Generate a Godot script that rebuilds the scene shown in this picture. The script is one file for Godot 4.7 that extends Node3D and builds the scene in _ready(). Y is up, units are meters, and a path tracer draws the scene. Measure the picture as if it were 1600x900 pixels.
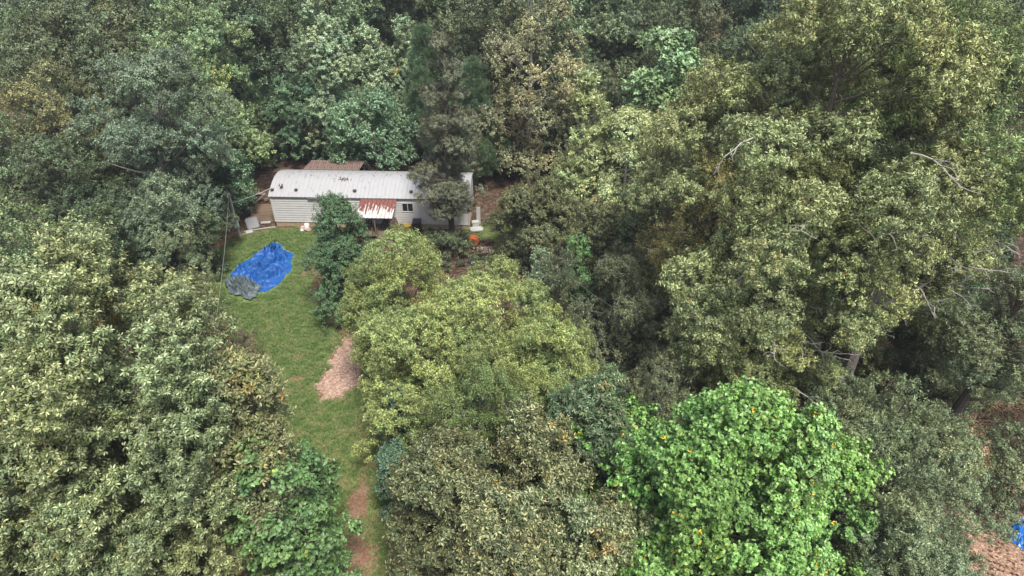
extends Node3D

# ---------------------------------------------------------------- helpers
var used := {}
var sprays := {}
var rng := RandomNumberGenerator.new()
var noise := FastNoiseLite.new()

func numbered(called: String, parent: Node) -> String:
	var key := str(parent.get_instance_id()) + called
	var k: int = used.get(key, 0)
	used[key] = k + 1
	return called if k == 0 else "%s_%03d" % [called, k]

func mat(c: Color, rough := 0.8, metal := 0.0, spec := 0.5) -> StandardMaterial3D:
	var m := StandardMaterial3D.new()
	m.albedo_color = c.linear_to_srgb()
	m.roughness = rough
	m.metallic = metal
	m.metallic_specular = spec
	m.cull_mode = BaseMaterial3D.CULL_DISABLED
	return m

func ramp(cs: Array, at: Array) -> Gradient:
	var g := Gradient.new()
	var pc := PackedColorArray()
	for c in cs:
		pc.append((c as Color).linear_to_srgb())
	g.colors = pc
	g.offsets = PackedFloat32Array(at)
	return g

func grained(cs: Array, at: Array, freq: float, scale: float, sd: int, rough := 0.85, bump := 0.0, stretch := Vector3.ONE) -> StandardMaterial3D:
	var m := mat(Color.WHITE, rough)
	var n := FastNoiseLite.new()
	n.seed = sd
	n.frequency = freq
	n.fractal_octaves = 5
	var t := NoiseTexture2D.new()
	t.width = 256
	t.height = 256
	t.seamless = true
	t.noise = n
	t.color_ramp = ramp(cs, at)
	m.albedo_texture = t
	m.uv1_triplanar = true
	m.uv1_scale = stretch * scale
	if bump > 0.0:
		var b := NoiseTexture2D.new()
		b.width = 256
		b.height = 256
		b.seamless = true
		b.noise = n
		b.as_normal_map = true
		b.bump_strength = bump
		m.normal_enabled = true
		m.normal_texture = b
	return m

func start() -> SurfaceTool:
	var st := SurfaceTool.new()
	st.begin(Mesh.PRIMITIVE_TRIANGLES)
	st.set_smooth_group(-1)
	return st

func obj(called: String, st: SurfaceTool, m: Material, parent: Node = self) -> MeshInstance3D:
	st.generate_normals()
	var o := MeshInstance3D.new()
	o.mesh = st.commit()
	o.material_override = m
	o.name = numbered(called, parent)
	parent.add_child(o, true)
	return o

func thing(called: String, label: String, category: String, at := Vector3.ZERO, turn := 0.0, group := "") -> Node3D:
	var o := Node3D.new()
	o.name = numbered(called, self)
	add_child(o, true)
	o.position = at
	o.rotation.y = turn
	return tag(o, label, category, group)

func tag(o: Node3D, label: String, category: String, group := "") -> Node3D:
	o.set_meta("label", label)
	o.set_meta("category", category)
	if group:
		o.set_meta("group", group)
	return o

func setting(o: Node3D, label: String, category: String, kind := "structure") -> Node3D:
	tag(o, label, category)
	o.set_meta("kind", kind)
	return o

func quad(st: SurfaceTool, a: Vector3, b: Vector3, c: Vector3, d: Vector3) -> void:
	st.add_vertex(a); st.add_vertex(b); st.add_vertex(c)
	st.add_vertex(a); st.add_vertex(c); st.add_vertex(d)

func quad_out(st: SurfaceTool, a: Vector3, b: Vector3, c: Vector3, d: Vector3, inside: Vector3) -> void:
	if (c - a).cross(b - a).dot((a + c) * 0.5 - inside) < 0.0:
		quad(st, d, c, b, a)
	else:
		quad(st, a, b, c, d)

# a box with its edges taken off by "ch"
func bx(st: SurfaceTool, at: Vector3, size: Vector3, basis := Basis.IDENTITY) -> void:
	var h := size * 0.5
	var p := []
	for k in 8:
		p.append(at + basis * Vector3(h.x if k & 1 else -h.x, h.y if k & 2 else -h.y, h.z if k & 4 else -h.z))
	for f in [[0, 1, 3, 2], [4, 5, 7, 6], [0, 1, 5, 4], [2, 3, 7, 6], [0, 2, 6, 4], [1, 3, 7, 5]]:
		quad_out(st, p[f[0]], p[f[1]], p[f[2]], p[f[3]], at)

func tube(st: SurfaceTool, pts: Array, radii: Array, sides := 6) -> void:
	var rings := []
	for k in pts.size():
		var a: Vector3 = pts[max(k - 1, 0)]
		var b: Vector3 = pts[min(k + 1, pts.size() - 1)]
		var d := (b - a).normalized()
		var u := d.cross(Vector3.RIGHT if absf(d.x) < 0.8 else Vector3.FORWARD).normalized()
		var w := d.cross(u)
		var ring := []
		for s in sides:
			var t := TAU * s / sides
			ring.append((pts[k] as Vector3) + (u * cos(t) + w * sin(t)) * float(radii[k]))
		rings.append(ring)
	for k in pts.size() - 1:
		var mid: Vector3 = ((pts[k] as Vector3) + (pts[k + 1] as Vector3)) * 0.5
		for s in sides:
			var n := (s + 1) % sides
			quad_out(st, rings[k][s], rings[k][n], rings[k + 1][n], rings[k + 1][s], mid)
	for e in [0, pts.size() - 1]:
		for s in range(1, sides - 1):
			st.add_vertex(rings[e][0]); st.add_vertex(rings[e][s]); st.add_vertex(rings[e][s + 1])

func rnd(a: float, b: float) -> float:
	return rng.randf_range(a, b)

func rvec() -> Vector3:
	var z := rnd(-1, 1)
	var t := rnd(0, TAU)
	var r := sqrt(1.0 - z * z)
	return Vector3(r * cos(t), z, r * sin(t))

# ---------------------------------------------------------------- leaves
# shape, leaf length, leaf width, leaves on a twig, twig length, leaf colour, colour of the young leaves at the tip, share of pale leaves, accent colour, share of accents
var SP := {
	"sage": ["oval", 0.117, 0.040, 45, .42, Color(.130, .172, .070), Color(.50, .49, .27), .22, Color(.42, .22, .05), .012],
	"sage_gold": ["oval", 0.128, 0.044, 36, .40, Color(.120, .150, .062), Color(.43, .38, .19), .26, Color(.50, .25, .05), .05],
	"heart": ["heart", 0.141, 0.120, 18, .50, Color(.085, .165, .055), Color(.17, .29, .11), .28, Color(.35, .42, .06), .02],
	"willow": ["blade", 0.124, 0.024, 47, .42, Color(.135, .195, .048), Color(.53, .55, .25), .34, Color(.48, .28, .08), .02],
	"willow_deep": ["blade", 0.120, 0.024, 44, .40, Color(.100, .155, .042), Color(.38, .41, .19), .24, Color(.40, .24, .06), .015],
	"bronze": ["oval", 0.124, 0.042, 36, .40, Color(.076, .098, .040), Color(.26, .24, .12), .28, Color(.38, .20, .04), .035],
	"bronze_green": ["oval", 0.128, 0.046, 36, .40, Color(.085, .120, .048), Color(.31, .31, .17), .26, Color(.38, .20, .04), .02],
	"magnolia": ["oval", 0.176, 0.053, 25, .40, Color(.065, .110, .050), Color(.27, .25, .17), .2, Color(.40, .20, .05), .01],
	"tulip": ["lobed", 0.101, 0.101, 36, .44, Color(.112, .245, .050), Color(.36, .49, .20), .30, Color(.85, .52, .03), .06],
	"oak": ["blade", 0.120, 0.032, 41, .42, Color(.130, .170, .055), Color(.52, .51, .26), .28, Color(.50, .30, .05), .02],
	"ochre": ["blade", 0.120, 0.032, 41, .42, Color(.135, .150, .050), Color(.56, .45, .18), .28, Color(.50, .30, .05), .02],
	"oak_green": ["blade", 0.136, 0.032, 41, .44, Color(.098, .155, .045), Color(.48, .50, .24), .26, Color(.50, .32, .06), .015],
	"grey_green": ["oval", 0.096, 0.029, 44, .42, Color(.110, .155, .068), Color(.31, .34, .21), .24, Color(.26, .15, .06), .01],
	"grey_olive": ["blade", 0.104, 0.029, 44, .44, Color(.100, .128, .060), Color(.31, .31, .20), .24, Color(.28, .16, .07), .02],
	"olive_far": ["oval", 0.112, 0.048, 41, .50, Color(.090, .110, .045), Color(.28, .25, .13), .24, Color(.30, .17, .05), .02],
	"lime": ["oval", 0.136, 0.048, 41, .52, Color(.25, .31, .12), Color(.60, .60, .34), .30, Color(.5, .4, .1), .02],
	"tan": ["oval", 0.136, 0.072, 41, .62, Color(.21, .215, .105), Color(.62, .55, .36), .32, Color(.36, .25, .1), .015],
	"jade": ["heart", 0.208, 0.160, 19, .65, Color(.13, .22, .085), Color(.34, .44, .24), .28, Color(.4, .35, .08), .01],
	"grey_far": ["oval", 0.128, 0.064, 41, .65, Color(.100, .140, .072), Color(.31, .33, .22), .22, Color(.24, .13, .06), .02],
	"pale_tulip": ["oval", 0.136, 0.088, 39, .62, Color(.175, .255, .125), Color(.54, .60, .42), .28, Color(.45, .36, .07), .015],
	"blue_green": ["oval", 0.128, 0.072, 41, .60, Color(.085, .165, .080), Color(.26, .36, .23), .22, Color(.4, .3, .06), .01],
	"pine": ["needle", .26, .013, 70, .55, Color(.110, .180, .095), Color(.24, .31, .19), .25, Color(.2, .15, .06), .02],
	"cedar": ["oval", 0.104, 0.040, 47, .48, Color(.092, .102, .058), Color(.215, .205, .13), .28, Color(.20, .11, .05), .03],
	"holly": ["oval", 0.112, 0.044, 44, .44, Color(.060, .120, .050), Color(.19, .28, .15), .22, Color(.2, .2, .05), .0],
	"dusk_oak": ["oval", 0.120, 0.050, 44, .52, Color(.098, .152, .085), Color(.34, .37, .26), .24, Color(.3, .2, .08), .01],
	"spring": ["oval", 0.136, 0.064, 41, .60, Color(.165, .255, .105), Color(.43, .52, .29), .26, Color(.4, .35, .1), .01],
	"spring_dull": ["oval", 0.128, 0.056, 41, .55, Color(.105, .15, .055), Color(.30, .31, .14), .24, Color(.42, .27, .05), .03],
	"autumn": ["oval", 0.120, 0.056, 39, .55, Color(.115, .135, .055), Color(.36, .31, .13), .28, Color(.42, .16, .06), .06],
	"gold": ["oval", 0.128, 0.064, 39, .60, Color(.145, .15, .050), Color(.40, .34, .13), .30, Color(.42, .22, .04), .05],
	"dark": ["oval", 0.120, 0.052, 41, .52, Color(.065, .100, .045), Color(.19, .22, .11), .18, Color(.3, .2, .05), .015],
	"fresh_small": ["oval", 0.112, 0.064, 36, .46, Color(.095, .20, .065), Color(.22, .36, .14), .24, Color(.4, .4, .06), .02],
	"rust_shrub": ["oval", 0.088, 0.036, 36, .40, Color(.10, .075, .050), Color(.22, .18, .10), .24, Color(.30, .14, .03), .04],
	"blue_green_near": ["oval", 0.080, 0.056, 41, .34, Color(.065, .135, .085), Color(.18, .28, .19), .22, Color(.2, .2, .05), .0],
	"mint": ["oval", 0.096, 0.040, 41, .42, Color(.15, .22, .12), Color(.38, .45, .29), .3, Color(.3, .3, .1), .0],
	"dry": ["oval", 0.112, 0.056, 36, .55, Color(.19, .15, .09), Color(.38, .30, .19), .3, Color(.3, .15, .06), .05],
	"forest": ["oval", 0.152, 0.080, 36, .75, Color(.055, .092, .044), Color(.17, .22, .12), .22, Color(.24, .16, .05), .01],
	"forest_light": ["oval", 0.152, 0.080, 36, .75, Color(.085, .140, .058), Color(.26, .32, .18), .24, Color(.3, .2, .05), .02],
	"forest_olive": ["oval", 0.152, 0.080, 36, .75, Color(.075, .102, .045), Color(.23, .25, .14), .24, Color(.3, .16, .05), .04],
}

func leaf(st: SurfaceTool, at: Vector3, dir: Vector3, up: Vector3, shape: String, l: float, w: float, c: Color) -> void:
	st.set_color(c)
	var side := dir.cross(up).normalized() * w * 0.5
	var n := side.cross(dir).normalized()
	var droop := n * (-l * 0.16)
	match shape:
		"blade", "needle":
			var m := at + dir * l * 0.45 + n * w * (-0.18)
			var tip := at + dir * l + droop
			for t in [[at, m + side - n * w * -0.2, tip], [at, tip, m - side + n * w * 0.2]]:
				for v in t: st.add_vertex(v)
		"oval", "heart":
			var b := 0.42 if shape == "oval" else 0.3
			var m := at + dir * l * b
			var mid := m - n * w * 0.16
			var tip := at + dir * l + droop
			var q := m + dir * l * 0.32 + droop * 0.4
			var s2 := side * 0.72
			for t in [[at, m + side, mid], [mid, m + side, q + s2], [mid, q + s2, tip], [at, mid, m - side], [mid, q - s2, m - side], [mid, tip, q - s2]]:
				for v in t: st.add_vertex(v)
		"lobed":
			var ring := [at + dir * l * .12 + side * .55, at + dir * l * .22 + side * 1.15, at + dir * l * .45 + side * .72, at + dir * l * .82 + side * 1.05, at + dir * l * .86 + droop, at + dir * l * .82 - side * 1.05 + droop, at + dir * l * .45 - side * .72, at + dir * l * .22 - side * 1.15, at + dir * l * .12 - side * .55]
			var mid := at + dir * l * .4 - n * w * .10
			for k in 9:
				st.add_vertex(mid); st.add_vertex(ring[k]); st.add_vertex(ring[(k + 1) % 9])

func spray(kind: String, variant := 0) -> Mesh:
	var key := kind + str(variant)
	if sprays.has(key):
		return sprays[key]
	var d: Array = SP[kind]
	rng.seed = hash(key)
	var st := start()
	var shape: String = d[0]
	var n: int = d[3]
	var tw: float = d[4]
	st.set_color(Color(.09, .07, .05))
	tube(st, [Vector3(0, -tw * .35, 0), Vector3(.02, tw * .4, 0), Vector3(0, tw, .02)], [.009, .007, .004], 3)
	for side_twig in 2:
		var td := Vector3(1 - 2 * side_twig, .9, rnd(-.4, .4)).normalized()
		tube(st, [Vector3(0, tw * (.2 + .2 * side_twig), 0), Vector3(0, tw * (.2 + .2 * side_twig), 0) + td * tw * .6], [.005, .003], 3)
	for k in n:
		# the leaves sit on the leading twig and on its two side twigs, crowding towards the ends
		var which := k % 5
		var base := Vector3.ZERO
		var axis := Vector3.UP
		var along := pow(rng.randf(), .6)
		if which >= 3:
			axis = Vector3(1 if which == 3 else -1, .9, rnd(-.4, .4)).normalized()
			base = Vector3(0, tw * (.2 if which == 3 else .4), 0) + axis * tw * .6 * along
		else:
			base = Vector3(0, tw * (.15 + .85 * along), 0)
		var a := k * 2.39996 + rnd(-.5, .5)
		var rad := Vector3(cos(a), 0, sin(a))
		rad = (rad - axis * rad.dot(axis)).normalized()
		var el := rnd(-.45, .55) + (.35 if along > .85 else 0.0)
		if shape == "needle":
			el = rnd(.1, 1.0)
		var dir := (rad * cos(el) + axis * sin(el)).normalized()
		var up := (axis + rvec() * .55).normalized()
		var c: Color = d[5] as Color
		var pale: float = d[7]
		if rng.randf() < pale * (1.7 if along > .75 else .5):
			var young: Color = d[6]
			c = c.lerp(Color(young.r * .94, young.g * 1.03, young.b), rnd(.35, .95))
		c = c * rnd(.74, 1.32)
		var s := rnd(.75, 1.2)
		leaf(st, base + dir * .02, dir, up, shape, float(d[1]) * s, float(d[2]) * s, Color(c.r, c.g, c.b))
	st.generate_normals()
	var mesh := st.commit()
	var m := mat(Color.WHITE, .46, 0, .5)
	m.vertex_color_use_as_albedo = true
	m.backlight = Color(.42, .46, .22)
	mesh.surface_set_material(0, m)
	sprays[key] = mesh
	return mesh

func profile(kind: String, t: float) -> float:
	match kind:
		"cone", "layered":
			return pow(maxf(1.0 - t, 0.0), .72) * (.45 + .55 * smoothstep(0.0, .2, t)) + .04
		"egg":
			return sqrt(maxf(0.0, 1.0 - pow(t, 1.6))) * (.75 + .25 * smoothstep(0.0, .25, t)) * (1.0 - .35 * t)
		"column":
			return (.72 + .28 * sin(PI * minf(t * 1.3, 1.0))) * sqrt(maxf(0.0, 1.0 - pow(maxf(t - .55, 0.0) / .45, 2.0)))
		_:
			var q := (t - .45) / (.58 if t > .45 else .70)
			return sqrt(maxf(0.0, 1.0 - q * q))

# growing tips on the lobes of a crown; each entry of lobes is [centre, radius, flatness]
func foliage(parent: Node, kind: String, lobes: Array, axis_x: Vector3, density := 1.0) -> MultiMeshInstance3D:
	var mesh := spray(kind, 0 if axis_x.x < .5 else 1)
	axis_x = Vector3.ZERO
	var turned := []
	var d: Array = SP[kind]
	rng.seed = hash(kind + str(lobes.size()) + str(lobes[0][0]))
	var foot: float = float(d[4]) * .88
	var buf := PackedFloat32Array()
	var count := 0
	for lobe in lobes:
		var c: Vector3 = lobe[0]
		var lr: float = lobe[1]
		var flat: float = lobe[2]
		var outward := c - axis_x
		outward.y = 0
		outward = outward.normalized() * minf(outward.length() / (lr + .01), 1.0)
		var lean := (outward * .75 + Vector3.UP * .75)
		var tone := rnd(.78, 1.28)
		var warm := rnd(-.08, .08)
		var gold := kind != "tulip" and rng.randf() < minf(float(d[9]), .02) * .8
		var k := int(4.0 * PI * lr * lr * .62 / (foot * foot) * 1.55 * density) + 3
		var turn := rnd(0, TAU)
		for i in k:
			var v := rvec()
			while v.dot(lean) < rnd(-.55, .22):
				v = rvec()
			# a lobe is itself lumpy
			var lump := 1.0 + .22 * sin(v.x * 5.0 + turn) * sin(v.y * 4.0 + turn * 2.0) + .16 * sin(v.z * 7.0 - turn)
			var rf := (1.0 - .5 * pow(rng.randf(), 2.2)) * lump
			if rng.randf() < .05:
				rf *= rnd(1.1, 1.3)
			var p := c + Vector3(v.x, v.y * flat, v.z) * lr * rf
			if p.y < .15:
				continue
			var y := (v * .62 + Vector3.UP * .68 + outward * .2 + rvec() * .45).normalized()
			var x := y.cross(rvec()).normalized()
			var z := x.cross(y)
			var s := rnd(.75, 1.2)
			var g := tone * rnd(.82, 1.2)
			var rd := g * (1.0 + warm)
			var bl := g * (1.0 - warm)
			if gold:
				rd *= rnd(1.0, 1.5)
				bl *= rnd(.6, .95)
			if rng.randf() < float(d[9]) * 4.0 and rf > .85:
				turned.append([Transform3D(Basis(x, y, z), p + y * .2), (d[8] as Color) * rnd(.7, 1.3)])
			buf.append_array([x.x * s, y.x * s, z.x * s, p.x, x.y * s, y.y * s, z.y * s, p.y, x.z * s, y.z * s, z.z * s, p.z, rd, g, bl, 1.0])
			count += 1
	var mm := MultiMesh.new()
	mm.transform_format = MultiMesh.TRANSFORM_3D
	mm.use_colors = true
	mm.mesh = mesh
	mm.instance_count = count
	mm.buffer = buf
	var o := MultiMeshInstance3D.new()
	o.multimesh = mm
	o.name = numbered("crown", parent)
	o.set_meta("kind", "stuff")
	parent.add_child(o, true)
	total_sprays += count
	if turned.size() > 2:
		var key := "turned" + kind
		if not sprays.has(key):
			var st := start()
			for k in 2:
				st.set_color(Color.WHITE)
				leaf(st, Vector3(k * .05, 0, k * .03), Vector3(1 - k * 2, .3, .4).normalized(), Vector3.UP, d[0], float(d[1]) * 1.25, float(d[2]) * 1.3, Color.WHITE * (1.0 - k * .25))
			st.generate_normals()
			var tm := st.commit()
			var m := mat(Color.WHITE, .5, 0, .4)
			m.vertex_color_use_as_albedo = true
			m.backlight = Color(.45, .4, .2)
			tm.surface_set_material(0, m)
			sprays[key] = tm
		scatter("turned_leaves", sprays[key], turned, "", "", parent)
	return o

var total_sprays := 0
var bark_dark: StandardMaterial3D
var bark_pale: StandardMaterial3D
var bark_grey: StandardMaterial3D
var dead_wood: StandardMaterial3D

func crown_lobes(h: float, r: float, cb: float, prof: String, fill := 1.0) -> Array:
	var base := h * cb
	var lr := clampf(r * .26, .42, 1.12)
	if prof == "layered":
		lr = clampf(r * .3, .5, .8)
	var hh := h - base
	var area := TAU * r * .72 * hh
	var n := int(clampf(1.0 * area / (PI * lr * lr), 6, 190) * fill)
	if prof == "loose":
		n = int(n * .55)
	var ph := rnd(0, TAU)
	var lobes := []
	lobes.append([Vector3(0, h - lr * 1.1, 0), lr * .8, 1.0])
	var k := 0
	while lobes.size() < n:
		k += 1
		var t := rng.randf()
		var p := profile(prof, t)
		if p < rng.randf() * 1.0:
			continue
		if prof == "layered":
			t = (floorf(t * 8.0) + rnd(.35, .65)) / 8.0
			p = profile(prof, t)
		p *= 1.0 + .20 * sin(3.0 * k * 2.39996 + ph + t * 5.0) + .12 * sin(5.0 * k * 2.39996 - ph * 2.0 + t * 9.0)
		var l := lr * rnd(.6, 1.35) * (.55 + .45 * p)
		var a := k * 2.39996 + rnd(-.4, .4)
		var rr := maxf(0.0, r * p - l * .55) * (rnd(.74, 1.14) if rng.randf() < (.72 if r < 4.0 else .62) else rnd(.05, .72))
		var y := base + hh * t
		y = minf(y, h - l * 1.4)
		lobes.append([Vector3(cos(a) * rr, maxf(y, l * .4), sin(a) * rr), l, .5 if prof == "layered" else rnd(.7, 1.15)])
	return lobes

func tree_wood(o: Node3D, h: float, lobes: Array, m: Material, lean := Vector3.ZERO, girth := 1.0) -> void:
	var st := start()
	var pts := []
	var radii := []
	var r0 := (.045 + h * .0135) * girth
	for k in 9:
		var t := k / 8.0
		pts.append(Vector3(sin(t * 5.0 + h) * .12 * t, t * h * .9 - .1, cos(t * 4.0 + h * 2.0) * .12 * t) + lean * t)
		radii.append(r0 * (1.25 if k == 0 else 1.0) * (1.0 - t * .86))
	tube(st, pts, radii, 8)
	obj("trunk", st, m, o)
	var limbs := start()
	var every := maxi(1, int(lobes.size() / 46.0))
	for k in range(0, lobes.size(), every):
		var c: Vector3 = lobes[k][0]
		var away := Vector2(c.x, c.z).length()
		var t := clampf((c.y - away * rnd(.35, .8)) / (h * .9), .06, .93)
		var f := t * 8.0
		var i := mini(int(f), 7)
		var a: Vector3 = (pts[i] as Vector3).lerp(pts[i + 1], f - i)
		var e := a.lerp(c, .92) + Vector3.UP * float(lobes[k][1]) * .2
		var mid := a.lerp(e, .5) + Vector3(rnd(-.15, .15), away * -.05, rnd(-.15, .15))
		var lr := maxf(r0 * (1.0 - t * .8) * .42, .018)
		tube(limbs, [a, mid, e], [lr, lr * .7, .012], 5)
		for b in 2:
			var s := mid.lerp(e, rnd(.2, .7))
			tube(limbs, [s, s + (rvec() + Vector3.UP * .3).normalized() * float(lobes[k][1]) * .9], [lr * .4, .008], 4)
	var ob := obj("branches", limbs, m, o)
	ob.set_meta("kind", "stuff")

func tree(called: String, label: String, kind: String, at: Vector3, h: float, r: float, cb: float, prof: String, sd: int, bark: Material, cat := "tree", lean := Vector3.ZERO, girth := 1.0, density := 1.0, fill := 1.0) -> Node3D:
	var o := thing(called, label, cat, at)
	rng.seed = sd
	var lobes := crown_lobes(h, r, cb, prof, fill)
	if lean != Vector3.ZERO:
		for q in lobes:
			q[0] += lean * clampf(q[0].y / h, 0, 1)
	if called == "giant_oak_tree":
		# the break in the crown through which the forked trunk shows
		lobes = lobes.filter(func(q): return not (absf(q[0].x + at.x - 17.0) < 1.5 + q[1] * .6 and q[0].z + at.z > -25.9 and q[0].y < 13.5))
	tree_wood(o, h, lobes, bark, lean, girth)
	foliage(o, kind, lobes, Vector3(sd % 2, 0, 0), density)
	return o

# a bare crooked branch that forks
func dead_branch(parent: Node3D, at: Vector3, dir: Vector3, l: float, r: float, called := "dead_branch") -> void:
	var st := start()
	fork(st, at, dir.normalized(), l, r, 2)
	obj(called, st, dead_wood, parent)

func fork(st: SurfaceTool, at: Vector3, dir: Vector3, l: float, r: float, deep: int) -> void:
	var pts := [at]
	var radii := [r]
	var p := at
	var d := dir
	for k in 5:
		d = (d + rvec() * .32).normalized()
		p += d * l / 5.0
		pts.append(p)
		radii.append(r * (1.0 - .13 * (k + 1)))
		if deep > 0 and k >= 1 and rng.randf() < .75:
			fork(st, p, (d + rvec() * .9).normalized(), l * rnd(.3, .5), r * .5, deep - 1)
	tube(st, pts, radii, 5)

# ---------------------------------------------------------------- the ground
func world_poly(pts: Array, step := .5, rough := .25, sd := 1) -> PackedVector2Array:
	var out := PackedVector2Array()
	var n := FastNoiseLite.new()
	n.seed = sd
	n.frequency = .35
	for k in pts.size():
		var a: Vector2 = pts[k]
		var b: Vector2 = pts[(k + 1) % pts.size()]
		var m := maxi(1, int(a.distance_to(b) / step))
		for i in m:
			var p := a.lerp(b, float(i) / m)
			out.append(p + Vector2(n.get_noise_2d(p.x * 3, p.y * 3), n.get_noise_2d(p.x * 3 + 90, p.y * 3)) * rough * 2.0)
	return out

func inside(p: Vector2, poly: PackedVector2Array) -> float:
	var best := 1e9
	for k in poly.size():
		var q := Geometry2D.get_closest_point_to_segment(p, poly[k], poly[(k + 1) % poly.size()])
		best = minf(best, p.distance_squared_to(q))
	best = sqrt(best)
	return best if Geometry2D.is_point_in_polygon(p, poly) else -best

func near_line(p: Vector2, line: Array) -> float:
	var best := 1e9
	for k in line.size() - 1:
		best = minf(best, p.distance_to(Geometry2D.get_closest_point_to_segment(p, line[k], line[k + 1])))
	return best

func sheet(called: String, poly: PackedVector2Array, y: float, m: Material, org := Vector2.ZERO, span := Vector2.ONE, parent: Node = self) -> MeshInstance3D:
	var st := start()
	var idx := Geometry2D.triangulate_polygon(poly)
	for k in range(0, idx.size(), 3):
		var t := [poly[idx[k]], poly[idx[k + 1]], poly[idx[k + 2]]]
		if (t[1] - t[0]).cross(t[2] - t[0]) < 0.0:
			t.reverse()
		for p in t:
			st.set_uv((p - org) / span)
			st.add_vertex(Vector3(p.x, y, p.y))
	return obj(called, st, m, parent)

func scatter(called: String, mesh: Mesh, spots: Array, label: String, category: String, parent: Node = self) -> MultiMeshInstance3D:
	var mm := MultiMesh.new()
	mm.transform_format = MultiMesh.TRANSFORM_3D
	mm.use_colors = true
	mm.mesh = mesh
	mm.instance_count = spots.size()
	for k in spots.size():
		mm.set_instance_transform(k, spots[k][0])
		mm.set_instance_color(k, spots[k][1])
	var o := MultiMeshInstance3D.new()
	o.multimesh = mm
	o.name = numbered(called, parent)
	if parent == self:
		setting(o, label, category, "stuff")
	else:
		o.set_meta("kind", "stuff")
	parent.add_child(o, true)
	return o

const LAWN := [Vector2(-22.1, -41.4), Vector2(-21.6, -43.3), Vector2(-21.2, -44.3), Vector2(-20.4, -44.9), Vector2(-18.2, -45.9), Vector2(-15.9, -46.0), Vector2(-14.2, -44.8), Vector2(-14.1, -42.8), Vector2(-14.2, -39.8), Vector2(-13.7, -37.5), Vector2(-12.4, -35.2), Vector2(-11.1, -33.2), Vector2(-9.7, -32.3), Vector2(-8.6, -31.0), Vector2(-7.4, -28.4), Vector2(-6.4, -26.4), Vector2(-6.0, -23.6), Vector2(-5.6, -21.2), Vector2(-5.3, -18.7), Vector2(-5.0, -16.0), Vector2(-7.4, -15.6), Vector2(-8.4, -18.0), Vector2(-9.4, -20.5), Vector2(-11.0, -22.0), Vector2(-12.4, -24.0), Vector2(-13.8, -27.3), Vector2(-15.3, -30.0), Vector2(-16.4, -31.4), Vector2(-18.5, -33.9), Vector2(-20.4, -35.6), Vector2(-21.9, -38.6)]
const CHIPS := [Vector2(-10.1, -32.5), Vector2(-9.1, -30.8), Vector2(-8.5, -28.6), Vector2(-9.3, -27.4), Vector2(-10.5, -27.1), Vector2(-11.0, -28.1), Vector2(-10.7, -29.7), Vector2(-10.65, -31.4)]
const YARD := [Vector2(-4.6, -43.9), Vector2(-2.8, -44.6), Vector2(-.4, -44.0), Vector2(.4, -42.2), Vector2(-.4, -40.4), Vector2(-3.4, -39.6), Vector2(-5.6, -40.2), Vector2(-5.8, -42.2)]
const SIDE_GRASS := [Vector2(-3.2, -46.4), Vector2(-1.8, -46.8), Vector2(.4, -46.6), Vector2(1.4, -45.6), Vector2(1.0, -44.2), Vector2(-.6, -43.7), Vector2(-2.4, -44.4), Vector2(-4.2, -44.6)]
const CHIP_CLEARING := [Vector2(18.6, -19.6), Vector2(21.4, -20.3), Vector2(24.5, -19.4), Vector2(25.0, -16.2), Vector2(22.5, -14.6), Vector2(18.8, -15.0), Vector2(17.9, -17.2)]
const BANK := [Vector2(-5.75, -21.0), Vector2(-5.0, -20.6), Vector2(-4.5, -19.4), Vector2(-4.7, -18.3), Vector2(-5.5, -18.7), Vector2(-5.8, -19.8)]
const TRACKS := [[Vector2(-7.9, -26.6), Vector2(-7.4, -22.8), Vector2(-6.9, -19.8), Vector2(-6.7, -18.1), Vector2(-6.3, -15.5)], [Vector2(-16.8, -36.4), Vector2(-15.8, -34.3), Vector2(-14.4, -30.6), Vector2(-13.4, -27.6)], [Vector2(-14.9, -35.7), Vector2(-14.1, -33.6), Vector2(-13.2, -31.1)]]

var lawn_field := {}

func lawn_share(x: float, z: float) -> float:
	# how grassy the lawn is at a place: 1 full turf, 0 bare soil
	var p := Vector2(x, z)
	var d := inside(p, lawn_poly) + noise.get_noise_2d(x * 30, z * 30) * .55 + .30
	var s := smoothstep(-.1, .75, d) * smoothstep(-.1, .3, -inside(p, PackedVector2Array(CHIPS)) + noise.get_noise_2d(x * 40, z * 40 + 70) * .5)
	s *= lerpf(.30 if z < -21.5 else 0.0, 1.0, smoothstep(.05, .34 + .22 * noise.get_noise_2d(x * 14, z * 14), near_line(p, TRACKS[0]) + noise.get_noise_2d(x * 60 + 9, z * 60) * .35))
	for k in [1, 2]:
		s *= lerpf(.35, 1.0, smoothstep(.02, .24, near_line(p, TRACKS[k]) + noise.get_noise_2d(x * 50, z * 50) * .3))
	for q in [[-12.1, -28.85, .62, .25], [-12.85, -27.5, .35, .5], [-10.3, -22.3, .6, .5], [-6.9, -17.2, 1.1, 1.6], [-7.2, -20.0, .5, 1.4], [-14.6, -39.6, .25, .9], [-12.6, -30.6, .3, .3]]:
		var e := Vector2((x - q[0]) / q[2], (z - q[1]) / q[3]).length() + noise.get_noise_2d(x * 40 + 50, z * 40) * .7
		s *= smoothstep(.6, 1.25, e)
	return s

var lawn_poly: PackedVector2Array

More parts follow.
